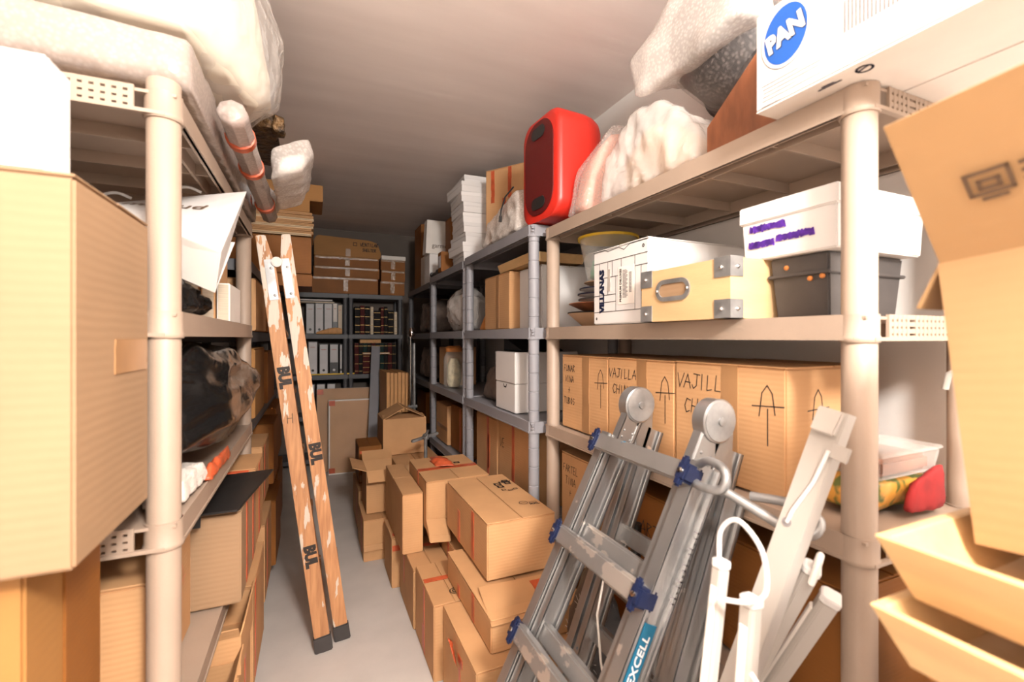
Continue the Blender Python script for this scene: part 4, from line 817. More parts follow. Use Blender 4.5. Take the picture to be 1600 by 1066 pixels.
def batten(label, foot, top, w_, m='white_gloss', diffuser=False, uu=(0, -1, 0), cap=True):
    t = thing('lamp_batten', label, 'light fitting', tuple(Vector(foot)), group='fluorescent battens'); a = Vector((0, 0, 0)); b_ = Vector(top) - Vector(foot); d = b_.normalized(); u = Vector(uu); u = (u - d * u.dot(d)).normalized(); n = d.cross(u)
    n = n if n.x < 0 else -n
    q = lambda s_, x, z_: a + d * s_ + u * x + n * z_; L = b_.length
    pf = [(-w_ / 2, 0), (w_ / 2, 0), (w_ / 2, w_ * .7), (w_ * .38, w_ * .95), (-w_ * .38, w_ * .95), (-w_ / 2, w_ * .7)]
    MB().prism([q(0, x, z_) for x, z_ in pf], d * (L - .012)).build('housing', m, t, .0015)
    if cap: MB().prism([q(L - .012, x * 1.12, z_ * 1.08 - .001) for x, z_ in pf], d * .014).build('end_cap', 'white', t, .002)
    MB().prism([q(.02, x, w_ * .95) for x in (-w_ * .3, w_ * .3)] + [q(.02, x, w_ * 1.1) for x in (w_ * .22, -w_ * .22)], d * (L - .06)).build('diffuser', 'offwhite', t, .001)
    return t, q, L
b1, q1, L1 = batten('slim white batten with a looped cable from its cap, against the ladder rail', (.47, .545, 0), (.62, .545, .985), .021)
b2, q2, L2 = batten('slim white batten with a wide cap, in front of the long white housing', (.53, .495, 0), (.635, .50, .945), .025)
b3, q3, L3 = batten('white batten with a round black mark, leaning low beside the beige post', (.83, .93, 0), (.83, .524, .935), .028, uu=(-.7, -.5, 0))
MB().lathe([(.007, 0), (.006, .001)], q3(L3 - .10, .0, .034), 14, tuple((q3(0, 0, 1) - q3(0, 0, 0)).normalized())).build('round_mark', 'ink', b3)
b4, q4, L4 = batten('glossy white batten nearest the beige post, leaning low', (.875, .94, 0), (.872, .515, .875), .032, uu=(-.7, -.5, 0))
B1 = Vector((.47, .545, 0)); B2 = Vector((.53, .495, 0))
pts = [q1(L1, 0, .015), q1(L1 + .05, .002, .02), q1(L1 + .075, .03, .018), q1(L1 + .045, .07, .012), q1(L1 - .01, .08, .008), q1(L1 - .035, .06, .016), q1(L1 - .05, .02, .03)]
MB().tube(cat(pts), .0038, 8).build('cable', 'white', b1, smooth=True)
pts = [q3(L3 - .01, 0, .008), q3(L3 + .03, .005, .012), q3(L3 + .025, .018, .012), q3(L3 - .02, .022, .008)]
MB().tube(cat(pts), .006, 8).build('cable', 'offwhite', b3, smooth=True)
t = thing('white_cable', 'thin white cable hanging from the batten down to the floor', 'cable', (.6, .5, 0)); tw = Vector((.6, .5, 0))
MB().tube([Vector(v) - tw for v in ((.585, .47, .86), (.60, .44, .82), (.615, .43, .76), (.62, .425, .66), (.6, .45, .4), (.58, .46, .01))], .0035, 8).build('cable', 'white', t, smooth=True)
t = thing('thin_cable', 'thin white cable dangling inside the aluminium ladder frame', 'cable', (.72, .98, 0)); tw = Vector((.72, .98, 0))
MB().tube([Vector(v) - tw for v in ((.70, 1.0, .72), (.685, 1.01, .62), (.69, 1.0, .5), (.70, .98, .4), (.71, .95, .01))], .003, 8).build('cable', 'offwhite', t, smooth=True)

# ================================================================== near right: crates and flapped carton
t = carton('brown carton carrying the two pale wooden trays', .605, .95, -.22, .27, 0, .985, m='card_dark')
t = thing('wooden_tray', 'pale wooden tray with flared sides, lower of two under the flapped carton', 'tray', (.742, .05, .993)); tray(t, .30, .46, .062, .026, 'pine', .012)
t = thing('wooden_tray', 'pale wooden tray with a divider, upper of two under the flapped carton', 'tray', (.757, .068, 1.062)); tray(t, .30, .43, .066, .026, 'pine', .012, dividers=(.09, -.06))
t = carton('tall light cardboard carton with a raised printed flap, standing in the wooden tray', .715, .885, -.16, .275, 1.130, 1.467, 0, 'card_warm', flaps={'-x': (31, .185), '-y': (120, .1), '+x': (160, .1), '+y': (150, .06)}, lean=(-6.0, 0))
xf = frame_xf((-.085 - .050 - .0035, .0, .337 + .080 - .002), (0, -1, 0), (-.857, 0, -.515))
strokes(shift(sq(0, 0, .034, .024) + sq(.0, -.002, .016, .009) + [[(-.008, -.018), (.01, -.018)]], -.145, -.01) + [[(-.118, .0 - i * .009), (-.088, .002 - i * .009)] for i in range(3)] + shift(sq(0, 0, .03, .024) + circ(0, 0, .006), -.055, .0) + [[(-.03, .01 - i * .009), (.02, .01 - i * .009)] for i in range(3)], .0045, xf, 'ink_faded', t, 'printed_symbol')
o = blob('blue_cloth', [(1.0, .35, .102), (1.02, .47, .102), (1.2, .47, .102), (1.2, .35, .102), (1.0, .36, .9), (1.02, .46, .92), (1.2, .46, .9), (1.2, .36, .9)], 'felt_blue', amp=.012); o.location.z = -.1; tag(o, 'blue cloth hanging down behind the wooden trays', 'cloth')

# ================================================================== beige shelving on the near carton's side
# near cartons
t = carton('orange carton with a creased corner under the big pale carton', -.74, -.355, .82, 1.045, 0, 1.043, 0, 'card_orange', flaps=False)
MB().box(.1925, .1965, -.012, .112, 0, 1.0).build('corner_strip', 'card_dark', t, .001); tape(t, face_xf(.385, .225, 1.043, '+x', .045, .2), .008, .5, 'tape_red')
t = carton('big pale double-walled carton with brown tape, nearest the camera', -.76, -.287, .775, 1.065, 1.045, 1.565, 0, 'card_light', flaps=True, seam='x')
W, D, H = t['dim']; tape(t, face_xf(W, D, H, '+x', .06, .015), .15, .055, 'tape_brown')
t = carton('white flat box standing on the big pale carton', -.74, -.32, .79, .855, 1.567, 1.722, 0, 'white', flaps=False)
# top shelf wrapped goods
t = thing('wrapped_panel_parcel', 'long flat parcel in grey bubble wrap lying along the top shelf edge', 'parcel', (-.44, 1.74, 1.866))
PA = [(x, y, z) for x in (-.2, .205) for y in (-.62, .60) for z in (0, .105)] + [(-.1, -.63, .115), (.1, -.625, .0)]
blob('contents', [(x * .95, y * .97, z * .9 + .004) for x, y, z in PA], 'tan', t, edge=.3, sm=0, amp=0); blob('wrap', PA, 'bubble_thick', t, edge=.05, amp=.006, sm=1)
tape(t, frame_xf((.213, .33, .03), (0, 1, 0), (1, 0, 0)), .05, .03)
t = thing('wrapped_mattress', 'bulky cream padded sheet in plastic on top of the grey bubble wrap parcel', 'parcel', (-.35, 1.5, 2.003))
PC = [(-.112, -.30, .045), (.079, -.30, .035), (.160, -.27, .14), (.10, -.02, -.0), (.205, -.04, .0), (.232, 0, .10), (-.35, -.30, .06), (-.35, -.3, .42), (.0, -.3, .45), (.18, .0, .40), (-.35, .2, .0), (.1, .22, .0), (.22, .2, .1), (-.35, .2, .45), (.15, .2, .42)]
blob('padding', PC, 'cream', t, edge=.07, amp=.003, sm=0)
blob('plastic_cover', [(x * 1.05 + .01, y * 1.04, z * 1.05 + .004) for x, y, z in PC] + [(.27, .05, .22), (.245, .12, .30)], 'film_thin', t, edge=.05, amp=.008, fs=7, ridge=True, sm=1)
t = thing('wrapped_tube', 'thin bubble wrapped tube banded with red tape along the top shelf', 'tube', (-.185, 1.30, 1.905))
blob('wrap', [(a * .034, y, b * .030 + .0) for a, b in ((1, 0), (.7, .7), (0, 1), (-.7, .7), (-1, 0), (-.7, -.7), (0, -1), (.7, -.7)) for y in (0, .3, .6, 1.05)], 'bubble_thick', t, edge=.04, amp=.004, sm=0)
blob('contents', [(a * .024, y, b * .022) for a, b in ((1, 0), (.7, .7), (0, 1), (-.7, .7), (-1, 0), (-.7, -.7), (0, -1), (.7, -.7)) for y in (.02, 1.03)], 'pinkish', t, edge=.2, sm=0, amp=0)
for y in (.16, .40, .84): MB().lathe([(.036, -.016), (.0375, -.015), (.0375, .015), (.036, .016)], (0, y, 0), 16, (0, 1, 0)).build('tape', 'tape_red', t, smooth=True)
t = thing('ornate_frame', 'dark gilt ornate frame peeping from the wrapping on the top shelf', 'frame', (-.215, 1.83, 2.082))
MB().box(-.12, .095, -.03, .36, 0, .022).build('panel', 'gilt_frame', t, .004)
blob('moulding', [(-.12, -.04, .0), (.10, -.04, .0), (.10, .0, 0), (-.12, .0, 0), (-.12, -.045, .045), (.1, -.045, .045), (.1, 0, .04), (-.12, 0, .04)], 'gilt_frame', t, edge=.02, amp=.008, fs=60, sm=1)
blob('corner_ornament', [(.08, -.05, -.01), (.12, -.05, -.01), (.12, .02, -.01), (.08, .02, -.01), (.09, -.05, .045), (.12, -.04, .045), (.115, .02, .04), (.085, .02, .045)], 'gilt_frame', t, edge=.015, amp=.006, fs=80, sm=1)
t = thing('wrapped_parcel', 'bubble wrapped picture end bulging out below the ornate frame', 'parcel', (-.076, 1.80, 1.90))
PB = [(x * .62, y, z) for x, y, z in [(-.09, -.04, 0), (-.05, -.06, .03), (.06, -.04, .045), (.125, 0, .12), (.10, .0, .175), (.03, -.03, .10), (-.09, -.05, .10), (-.09, .4, 0), (.04, .4, .03), (.1, .38, .1), (-.09, .4, .12), (.06, .05, .17)]]
blob('contents', [(x * .8, y * .85 + .02, z * .8 + .01) for x, y, z in PB], 'offwhite', t, edge=.08); blob('wrap', PB, 'bubble', t, edge=.025, amp=.004, fs=12, ridge=True, sm=3, seed=2)
t = thing('bubble_wrap_roll', 'small open roll of bubble wrap behind the red banded tube', 'roll', (-.20, 2.42, 1.99))
MB().lathe([(.030, -.13), (.046, -.13), (.05, 0), (.046, .13), (.030, .13), (.028, 0)], (0, 0, 0), 18, (0, 1, .1)).build('roll', 'bubble_thick', t, smooth=True)
# second shelf: carrier bag over black bags
t = thing('carrier_bag', 'white glossy carrier bag tipped on its side over the black plastic', 'bag', (-.3, 1.35, 1.47)); O2 = Vector((-.3, 1.35, 1.47))
A_, B_, C_, D_, E_, F_ = [Vector(v) - O2 for v in ((-.64, 1.62, 1.70), (-.178, 1.515, 1.772), (-.185, 1.16, 1.535), (-.206, 1.22, 1.452), (-.50, 1.27, 1.67), (-.50, 1.33, 1.59))]
G_ = Vector((-.60, 1.66, 1.62)) - O2; H_ = Vector((-.205, 1.50, 1.62)) - O2
def panel(pts, th=.002):
    a, b, c = pts[0], pts[1], pts[2]; n = (b - a).cross(c - a).normalized() * th; return pts, n
mb = MB(); bl = lambda u, v: (E_ + (C_ - E_) * u) * (1 - v) + (A_ + (B_ - A_) * u) * v
for i in range(8):
    for j in range(6):
        qd = [bl(i / 8, j / 6), bl((i + 1) / 8, j / 6), bl((i + 1) / 8, (j + 1) / 6), bl(i / 8, (j + 1) / 6)]; mb.hexa(qd, [p + Vector((0, -.0008, .0016)) for p in qd])
mb.build('front_panel', 'white', t)
for nm_, pts in (('base_gusset', (E_, C_, D_, F_)), ('side_gusset', (C_, B_, D_)), ('back_panel', (F_, D_, H_, G_))):
    p_, n_ = panel(pts); MB().prism(list(p_), n_).build(nm_, 'white' if nm_ != 'base_gusset' else 'offwhite', t, .0008, seg=1)
un = (B_ - A_).normalized(); nn = (E_ - A_).cross(B_ - A_).normalized()
if nn.z < 0: nn = -nn
m_ = (A_ + B_ + C_ + E_) / 4
ux = (C_ - E_).normalized(); vy = nn.cross(ux)
for wd_, u_ in (('mo', .47), ('ud', .74)):
    pb = lambda u, v: (E_ + (C_ - E_) * u) * (1 - v) + (A_ + (B_ - A_) * u) * v
    tu = pb(u_ + .05, .62) - pb(u_ - .05, .62); tv = pb(u_, .7) - pb(u_, .54); n2 = tu.cross(tv).normalized()
    text(wd_, .06, frame_xf(pb(u_, .62) + n2 * .005, tu, n2), 'ink_faded', t, 'bag_lettering', 0, 0, 1.1)
for k_ in (.25, .62):
    c = A_ + (B_ - A_) * k_; MB().tube(cat([c, c + Vector((0, -.01, .022)), c + Vector((.03, -.015, .03)), c + Vector((.06, -.01, .02))]), .004, 8).build('handle', 'white', t, smooth=True)
o = blob('black_plastic_bag', [(-.50, 1.18, 1.407), (-.27, 1.18, 1.407), (-.27, 1.42, 1.407), (-.5, 1.42, 1.407), (-.5, 1.19, 1.48), (-.285, 1.19, 1.487), (-.26, 1.36, 1.44), (-.235, 1.38, 1.42), (-.5, 1.42, 1.44)], 'bag_black', edge=.022, amp=.010, fs=18, ridge=True, sm=1); o.location.z = .008
tag(o, 'small crumpled black plastic bag squashed under the white carrier bag', 'bag')
o = blob('yellow_ball', [(-.31 + .018 * math.cos(a) * math.cos(b), 1.205 + .018 * math.sin(a) * math.cos(b), 1.475 + .022 * math.sin(b)) for a in [i * math.pi / 4 for i in range(8)] for b in (-1.2, -.5, 0, .5, 1.2)], 'yellow', edge=.02, sm=1, amp=0); o.location = (0, 0, -.048)
tag(o, 'small yellow ball beside the black plastic bag, next to the beige post', 'ball')
for i, (x0, x1, hh, m_, nm_) in enumerate(((-.30, -.262, .13, 'offwhite', 'white'), (-.345, -.305, .24, 'card', 'brown'), (-.40, -.35, .22, 'card_dark', 'dark brown'))):
    t = thing('upright_folder', f'{nm_} upright folder beside the far beige post, behind the carrier bag', 'folder', ((x0 + x1) / 2, 1.93, 1.4055), 0, 'folders behind the carrier bag')
    MB().box(-(x1 - x0) / 2, (x1 - x0) / 2, -.12, .12, 0, hh).build('cover', m_, t, .002); MB().box(-(x1 - x0) / 2 + .004, (x1 - x0) / 2 - .004, -.122, -.118, .004, hh - .004).build('pages', 'paper', t)
# third shelf: big black bag, cloth
o = blob('bin_bag', [(-.62, 1.22, .995), (-.27, 1.23, 1.06), (-.62, 1.95, .995), (-.26, 1.75, .995), (-.6, 1.24, 1.2), (-.29, 1.21, 1.22), (-.27, 1.32, 1.30), (-.24, 1.75, 1.28), (-.19, 2.05, 1.17), (-.20, 1.92, 1.09), (-.21, 1.5, 1.09), (-.45, 1.4, 1.30), (-.45, 1.9, 1.30), (-.6, 1.9, 1.2)], 'bag_black', edge=.022, amp=.010, fs=6, ridge=True, sm=3, seed=1, an=(.6, .45, 1.6)); o.location.z = .03
tag(o, 'big shiny black bin bag bulging off the third beige shelf', 'bag')
o = blob('folded_towel', [(-.33, 1.17, .990), (-.255, 1.18, .990), (-.25, 1.40, .990), (-.33, 1.4, .990), (-.33, 1.17, 1.035), (-.262, 1.18, 1.035), (-.257, 1.39, 1.035), (-.33, 1.4, 1.035)], 'towel', edge=.02, amp=.006, fs=25, sm=2); tag(o, 'folded white towel tucked under the big black bin bag', 'towel')
o = blob('patterned_cloth', [(-.258, 1.36, .99), (-.235, 1.36, .99), (-.23, 1.62, .99), (-.26, 1.6, .99), (-.25, 1.4, 1.02), (-.235, 1.6, 1.03)], 'tape_red', edge=.02, amp=.006, fs=30, sm=1); tag(o, 'reddish cloth edge showing below the big bin bag', 'cloth')
# fourth shelf
t = carton('carton with an arrow drawn on it, lowest beside the near beige post', -.70, -.31, 1.17, 1.50, .563, .84); mark(t, '-y', -.02, .06, arrow(.075), .004); mark(t, '+x', .05, .0, arrow(.07), .003, 'tape_red')
t = carton('pale carton under the black flat bag, jutting out of the fourth shelf', -.56, -.197, 1.56, 1.93, .563, .838, tapes=[('+x', -.06, 0, .03, .26), ('+x', .1, 0, .03, .26)], m='card_light')
t = thing('flat_bag', 'black flat carrier bag with pale lettering lying on a pale carton', 'bag', (-.29, 1.72, .848))
MB().hexa([(-.14, -.20, 0), (.09, -.20, 0), (.155, .19, .008), (-.14, .19, 0)], [(-.14, -.20, .006), (.09, -.2, .006), (.155, .19, .014), (-.14, .19, .006)]).build('bag', 'black', t, .002)
MB().hexa([(-.13, -.206, -.03), (.0, -.206, -.03), (.0, -.2, .0), (-.13, -.2, .0)], [(-.13, -.2045, -.03), (.0, -.2045, -.03), (.0, -.1985, .003), (-.13, -.1985, .003)]).build('flap', 'black', t)
text('stories', .085, frame_xf((-.005, .045, .0075), (-1, -.2, 0), (0, 0, 1)), 'offwhite', t, 'bag_lettering', .25, 0, .8)
t = carton('carton with red tape right behind the pale carton on the fourth shelf', -.60, -.20, 1.95, 2.20, .563, .86, tapes=[('+x', .0, 0, .03, .28), ('-y', 0, .13, .36, .03)])
# floor level, in front of and under the fourth shelf
G3 = 'floor level cartons beyond the orange carton'
t = carton('open carton on the floor level shelf, nearest below the arrow carton', -.60, -.205, 1.24, 1.52, .104, .42, flaps={'-y': (75, .09), '+x': (25, .05)}, group=G3)
t = carton('floor level carton with an open lid and red tape behind the nearest open one', -.60, -.20, 1.53, 1.80, .104, .36, tapes=[('+x', .0, .0, .03, .24)], group=G3)
t = carton('small tray-like carton stacked on the taped floor level carton', -.58, -.195, 1.54, 1.82, .362, .475, flaps={'-y': (20, .03), '+x': (15, .04)}, group=G3)
t = carton('floor level carton with a band of red tape, third from the orange carton', -.60, -.195, 1.83, 2.21, .104, .48, tapes=[('+x', -.12, 0, .03, .34), ('-y', .05, .12, .28, .03)], group=G3)
# dark shelving behind the wooden ladder
G4 = 'cartons stacked behind the wooden ladder'
k = 0
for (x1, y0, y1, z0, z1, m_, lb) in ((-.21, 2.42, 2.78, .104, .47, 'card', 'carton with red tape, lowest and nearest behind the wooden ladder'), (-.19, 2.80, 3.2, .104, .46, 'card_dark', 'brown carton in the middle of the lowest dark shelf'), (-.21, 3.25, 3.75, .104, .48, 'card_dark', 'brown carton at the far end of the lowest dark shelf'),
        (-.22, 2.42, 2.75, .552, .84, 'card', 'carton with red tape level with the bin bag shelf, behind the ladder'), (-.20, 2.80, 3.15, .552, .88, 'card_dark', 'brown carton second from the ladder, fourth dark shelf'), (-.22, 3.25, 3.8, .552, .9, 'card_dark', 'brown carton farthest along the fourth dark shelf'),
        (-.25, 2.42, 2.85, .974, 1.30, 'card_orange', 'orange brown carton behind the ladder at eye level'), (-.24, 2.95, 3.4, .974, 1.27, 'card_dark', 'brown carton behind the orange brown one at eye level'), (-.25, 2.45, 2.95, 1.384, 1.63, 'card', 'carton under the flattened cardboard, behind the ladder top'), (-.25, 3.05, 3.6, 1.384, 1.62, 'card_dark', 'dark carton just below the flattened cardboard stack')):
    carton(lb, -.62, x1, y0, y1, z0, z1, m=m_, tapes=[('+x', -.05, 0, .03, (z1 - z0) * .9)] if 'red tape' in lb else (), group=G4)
t = carton('low brown box on the dark shelving top, under the tall dark carton', -.53, -.01, 3.46, 3.90, 1.707, 1.79, m='card_dark')
t = carton('tall dark carton under the stack of flattened cardboard', -.53, -.015, 3.48, 3.88, 1.798, 2.050, m='card_dark')
z = 2.057
for i in range(9):
    t = thing('flattened_carton', f"flattened cardboard box, {('lowest', 'second', 'third', 'fourth', 'fifth', 'sixth', 'seventh', 'eighth', 'topmost')[i]} in the stack by the ceiling", 'cardboard', (-.26 + R.uniform(-.012, .012), 3.68 + R.uniform(-.01, .01), z), R.uniform(-3, 3), 'flattened cardboard stack')
    for q_ in (0, .0095): MB().box(-.25, .25, -.2, .2, q_, q_ + .007).build('layer', 'card' if i % 3 else 'card_edge', t)
    z += .0185
t = thing('notched_box', 'notched cardboard box on top of the flattened stack, close to the ceiling', 'box', (-.24, 3.66, z + .001)); t['dim'] = (.56, .4, .2)
MB().prism([(-.28, -.18, 0), (.215, -.18, 0), (.215, -.18, .085), (.30, -.18, .085), (.30, -.18, .20), (-.28, -.18, .20)], (0, .38, 0)).build('body', 'card_orange', t, .004)
strokes([[(-.03, .12), (-.01, .13), (.01, .125), (.03, .145), (.055, .14), (.075, .115)]], .008, frame_xf((.02, -.1805, 0), (1, 0, 0), (0, -1, 0)), 'ink', t, 'wavy_mark')

# ================================================================== back of the room
def binder(label, x, y, z, wd, h, m='label_grey', lab=1, group=None, tilt=0):
    t = thing('ring_binder', label, 'binder', (x, y, z), 0, group); t.rotation_euler.y = math.radians(tilt)
    MB().box(-wd / 2, wd / 2, 0, .26, 0, h).build('cover', 'black', t, .002)
    MB().box(-wd / 2 + .004, wd / 2 - .004, -.0015, 0, .01 if lab == 1 else h * .40, h - .008).build('spine_label', m, t)
    MB().lathe([(.011, 0), (.013, .002), (.008, .0025)], (0, -.0015, .05), 14, (0, -1, 0)).build('finger_ring', 'steel' if lab != 1 else 'black', t)
    strokes([[(-wd * .25, h - .06), (wd * .25, h - .06)]] + ([[(-wd * .3, h - .10 - .018 * i), (wd * .3, h - .10 - .018 * i)] for i in range(5)] if False else []), .004, frame_xf((0, -.0018, 0), (1, 0, 0), (0, -1, 0)), 'tape_red', t, 'label_print')
ord_ = ('first', 'second', 'third', 'fourth', 'fifth', 'sixth')
xs_ = (.245, .165, .085, -.015, -.10)
for i, (x, wd, h, m_, lab) in enumerate(((.277, .045, .315, 'paper', 1), (.228, .046, .33, 'offwhite', 2), (.161, .078, .325, 'label_grey', 1), (.075, .078, .325, 'label_grey', 1), (-.012, .078, .32, 'label_grey', 1))):
    binder(f'{("cream", "narrow white", "wide pale", "wide pale", "wide pale")[i]} binder, {ord_[i]} from the bookcase divide, upper binder row', x - .02, 5.14, 1.3865, wd, h, m_, lab, 'binders on the upper row')
for i, (x, wd, h, lab) in enumerate(((.325, .05, .33, 1), (.232, .083, .325, 2), (.132, .083, .325, 1), (.028, .085, .35, 1), (-.07, .08, .32, 1))):
    if i == 0: binder('thin pale binder wedged at the bookcase divide, lower binder row', .266, 5.14, .9615, .024, .32, 'label_grey', 1, 'binders on the lower row')
    else: binder(f'pale lever binder, {ord_[i]} from the bookcase divide, lower binder row', x - .035, 5.14, .9615, wd, h, 'label_grey', lab, 'binders on the lower row')
for i, x in enumerate((-.03, .07, .17)): binder(f'pale binder, {ord_[2 - i]} from the divide, lowest row above the leaning panels', x, 5.14, .5415, .08, .33, 'label_grey', 1, 'binders on the lowest row')
t = thing('folder_stack', 'thin stack of folders lying flat above the upper binder row', 'folder', (.03, 5.25, 1.7145))
for i in range(3): MB().box(-.17 + i * .006, .17 - i * .01, -.11, .11, i * .012, i * .012 + .0105).build('folder', ('paper', 'charcoal', 'offwhite')[i], t)
t = thing('shoe_last', 'wooden shoe last lying before the binders on the bookcase', 'shoe last', (.19, 5.12, 1.3865)); t.rotation_euler = (0, 0, 0)
t.location = (.15, 5.125, 1.3865)
loft([[(x, b_ * math.cos(a) * .5 - .02 + 0, max(0, zc + h_ * math.sin(a))) for a in [i * 2 * math.pi / 12 for i in range(12)]] for x, b_, zc, h_ in ((-.125, .008, .012, .008), (-.10, .022, .016, .015), (-.04, .03, .026, .025), (.02, .026, .034, .032), (.06, .022, .036, .034), (.10, .022, .034, .032), (.125, .014, .03, .026))], 0).build('last', 'stretcher', t, smooth=True)
o = MB().box(-.05, .40, 5.092, 5.10, .93, .944).build('folding_rule', 'yellow', None, .002); tag(o, 'yellow rule lying along the bookcase shelf edge below the binders', 'ruler')
o.location.z = .0335; o.location.y = .02
# old books
ord2 = ('first', 'second', 'third', 'fourth', 'fifth', 'sixth', 'seventh', 'eighth', 'ninth', 'tenth')
bx = .405
specs = ((.05, .30, 'leather'), (.042, .31, 'leather_red'), (.05, .305, 'leather'), (.03, .30, 'paper'), (.068, .26, 'leather'), (.03, .30, 'leather_red'), (.035, .305, 'leather'), (.06, .265, 'leather'), (.03, .25, 'paper'))
def book(label, x, y, z, wd, h, m, group, rot=None, dep=.2):
    t = thing('old_book', label, 'book', (x, y, z), 0, group)
    MB().box(-wd / 2, wd / 2, .003, dep, 0, h).build('cover', m, t, .003); MB().box(-wd / 2 + .004, wd / 2 - .004, .01, dep - .004, h - .004, h + .0005).build('pages', 'paper', t)
    g_ = MB()
    for q_ in (.08, .32, .62, .90): g_.box(-wd / 2 + .001, wd / 2 - .001, .0018, .0032, h * q_, h * q_ + .004)
    g_.build('gilding', 'gold', t)
    if rot: t.rotation_euler = rot
    return t
for i, (wd, h, m_) in enumerate(specs):
    nm_ = {'leather': 'dark leather', 'leather_red': 'dark red leather', 'paper': 'slim tan'}[m_]
    book(f'{ord2[i]} book from the binders, upper row, {nm_} with gilt spine', bx + wd / 2, 5.13, 1.3865, wd, h, m_, 'old books on the upper shelf'); bx += wd + .006
bx = .405
for i, wd in enumerate((.042, .038, .042, .04, .036, .045, .04, .036, .042, .04)):
    m_ = ('leather_red', 'leather', 'leather_green', 'leather')[i % 4]; nm_ = {'leather': 'dark', 'leather_red': 'dark red', 'leather_green': 'green'}[m_]
    book(f'{ord2[i]} book from the binders, lower row, {nm_} with gilt spine', bx + wd / 2, 5.17, .9615, wd, .33, m_, 'old books on the lower shelf'); bx += wd + .004
t = book('brown book lying flat on top of the lower row of gilt books', .56, 5.19, 1.293, .04, .22, 'stretcher', None); t.rotation_euler = (0, math.pi / 2, 0); t.location = (.46, 5.17, 1.3135)
book('bright red book standing in front of the lower gilt books', .52, 5.12, .9615, .07, .21, 'leather_red', None, None, .05).location.y = 5.113
t = thing('flat_book', 'tan book lying on the red book before the lower gilt row', 'book', (.62, 5.11, 1.173)); MB().box(-.14, .14, -.02, .055, 0, .018).build('cover', 'stretcher', t, .002); MB().box(-.135, .138, -.0205, .05, .004, .014).build('pages', 'paper', t)
# wrapped stacks above the bookcases
G5 = 'brown parcels on top of the bookcases'
for (x0, x1, z0, z1, lb) in ((-.02, .64, 1.817, 1.985, 'long brown parcel with clear tape, lowest of the wider stack'), (.0, .655, 1.986, 2.095, 'long brown parcel, second in the wider stack'), (.005, .65, 2.096, 2.20, 'long brown parcel with torn clear tape, third in the wider stack'), (.665, .925, 1.817, 1.965, 'short brown parcel, lowest of the narrower stack'), (.675, .93, 1.966, 2.085, 'short brown parcel, second in the narrower stack'), (.67, .93, 2.086, 2.205, 'short brown parcel, top of the narrower stack'), (-.34, -.05, 1.817, 1.95, 'brown parcel beside the tall dark carton, behind the ladder top')):
    t = carton(lb, x0, x1, 5.105, 5.40, z0, z1, m='card_dark', flaps=False, group=G5, name='brown_parcel', cat='parcel'); W, D, H = t['dim']
    tape(t, face_xf(W, D, H, '-y', 0, H / 2 - .012), W * .96, .02, 'tape_clear'); tape(t, face_xf(W, D, H, '-y', .0, .0), .05, H * .7, 'tape_clear')
t = thing('worn_box', 'worn round-shouldered brown box with faded writing on the widest parcel stack', 'box', (.335, 5.25, 2.202)); t['dim'] = (.64, .28, .20)
MB().prism([(-.33, -.14, 0), (.33, -.14, 0), (.34, -.14, .06), (.30, -.14, .17), (.22, -.14, .195), (-.30, -.14, .215), (-.33, -.14, .17)], (0, .28, 0)).build('body', 'card_orange', t, .008)
xf = frame_xf((0, -.1405, .1), (1, 0, 0), (0, -1, 0))
strokes(shift(sq(0, 0, .035, .03), .07, .045) + shift(hand('VENTILAR', .035), .215, .045) + shift(hand('SHELTER', .03), .215, -.012), .006, xf, 'ink', t, 'faded_writing')
tape(t, frame_xf((.0, -.1405, .05), (1, 0, 0), (0, -1, 0)), .05, .08, 'tape_brown')
t = carton('white flat box resting on the narrower parcel stack', .68, .94, 5.12, 5.4, 2.207, 2.25, m='offwhite', flaps=False)
# leaning wrapped panels
def lean_panel(label, x0, x1, y, zt, th, m, film_m, lean, edge=.02):
    t = thing('wrapped_picture', label, 'picture', ((x0 + x1) / 2, y, .002), -2); t.rotation_euler.x = math.radians(-lean); W = x1 - x0
    MB().box(-W / 2, W / 2, 0, th, 0, zt).build('panel', m, t, .003)
    for a in ((-W / 2 - .001, -W / 2 + edge, .0, zt), (W / 2 - edge, W / 2 + .001, .0, zt)): MB().box(a[0], a[1], -.004, th + .001, a[2], a[3]).build('edge_guard', 'offwhite' if film_m else 'card', t, .001)
    for a in (0, zt - edge): MB().box(-W / 2 + edge, W / 2 - edge, -.004, th + .001, a, a + edge).build('edge_guard', 'offwhite' if film_m else 'card', t, .001)
    MB().box(-W / 2 - .004, W / 2 + .004, -.008, th + .004, -.001, zt + .004).build('film', 'film_thin', t)
    for a, b_ in ((-W / 2 + .03, zt - .03), (-W / 2 + .03, .04)): tape(t, frame_xf((a, -.0085, b_), (1, 0, 0), (0, -1, 0)), .06, .05)
    return t
lean_panel('larger brown wrapped panel with a red corner tape, leaning on the bookcase', .03, .62, 4.93, .83, .03, 'card', None, 4)
lean_panel('smaller framed wrapped panel in front of the larger brown panel', .135, .60, 4.80, .73, .03, 'card', True, 3, .012)
t = thing('metal_profile', 'long grey metal profile leaning before the leather books', 'profile', (.485, 4.36, 0)); b = MB()
p0, p1 = Vector((0, 0, 0)), Vector((.125, .70, 1.26))
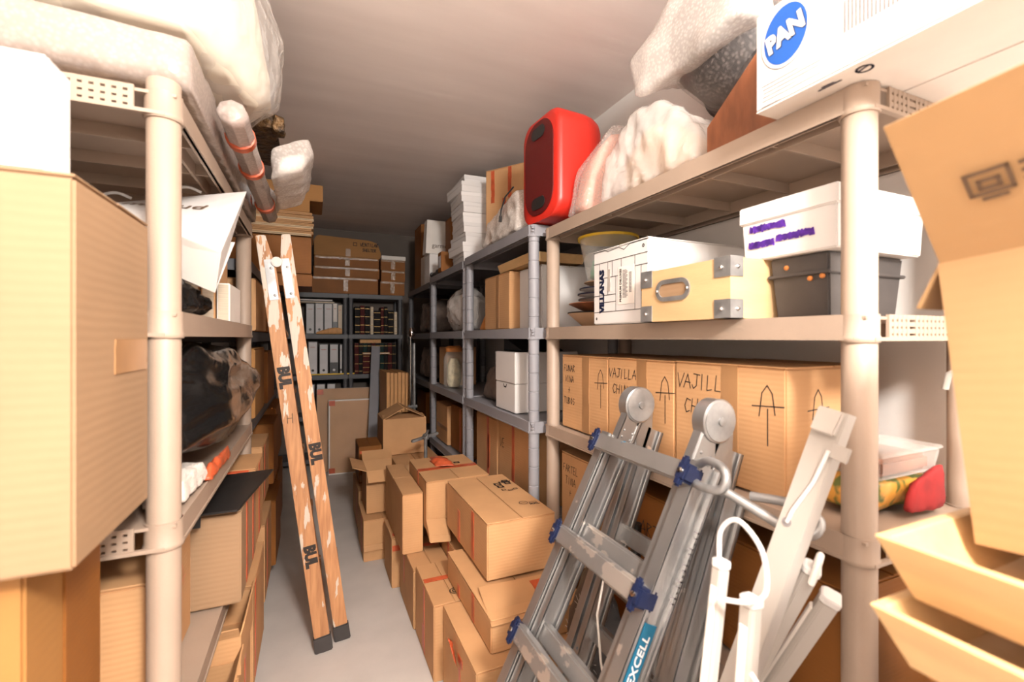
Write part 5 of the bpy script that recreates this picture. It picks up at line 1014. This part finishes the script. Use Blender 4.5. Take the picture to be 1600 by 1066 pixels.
b.beam(p0, p1, .085, .004, (1, 0, 0)); b.beam(p0 + Vector((-.042, -.012, 0)), p1 + Vector((-.042, -.012, 0)), .004, .03, (1, 0, 0)); b.beam(p0 + Vector((.042, -.012, 0)), p1 + Vector((.042, -.012, 0)), .004, .03, (1, 0, 0)); b.build('channel', 'grey', t)
for i in range(6):
    t = thing('wooden_board', f'orange wooden board on end, {ord_[i]} of six counting from the metal profile', 'board', (.625 + i * .034, 4.26, .002), 0, 'orange boards standing in a row')
    MB().box(-.0145, .0145, 0, .5, 0, 1.03 - .004 * (i % 3)).build('board', 'stretcher', t, .002)
# light stand and rags in the corner
t = thing('light_stand', 'chrome pole stand with a clamp head before the corner shelving', 'stand', (.80, 4.12, 0))
MB().tube([(0, 0, .02), (.0, 0, 1.40)], .011, 12).build('pole', 'chrome', t, smooth=True); MB().tube([(.04, .02, .02), (.035, .015, 1.30)], .014, 12).build('pole', 'steel', t, smooth=True)
MB().lathe([(.028, 0), (.035, .02), (.035, .05), (.02, .08)], (.01, 0, 1.36), 16).build('clamp_head', 'chrome', t, smooth=True); MB().box(-.02, .06, -.012, .03, .72, .745).build('bracket', 'steel', t, .004)
for a in (0, 2.1, 4.2): MB().tube([(0, 0, .18), (.1 * math.cos(a), .1 * math.sin(a), .012)], .009, 8).build('leg', 'steel', t, smooth=True)
for (lb, pts) in (('grey brown cloth bundle on the second corner shelf', [(.95, 3.9, 1.4), (.95, 4.4, 1.4), (1.2, 3.9, 1.4), (1.2, 4.4, 1.4), (.94, 4.0, 1.62), (.96, 4.35, 1.66), (1.15, 4.1, 1.7)]), ('crumpled cloth heap on the third corner shelf', [(.96, 3.92, .982), (.96, 4.5, .982), (1.2, 3.92, .982), (1.2, 4.5, .982), (.97, 4.0, 1.2), (.98, 4.4, 1.24), (1.15, 4.2, 1.25)])):
    o = blob('cloth_bundle', pts, 'rag', edge=.05, amp=.015, fs=12, ridge=True, sm=2); o.location.z = .015; tag(o, lb, 'cloth')
t = carton('brown carton low on the corner shelving behind the boards', .98, 1.25, 4.3, 4.7, .532, .83, m='card_dark')
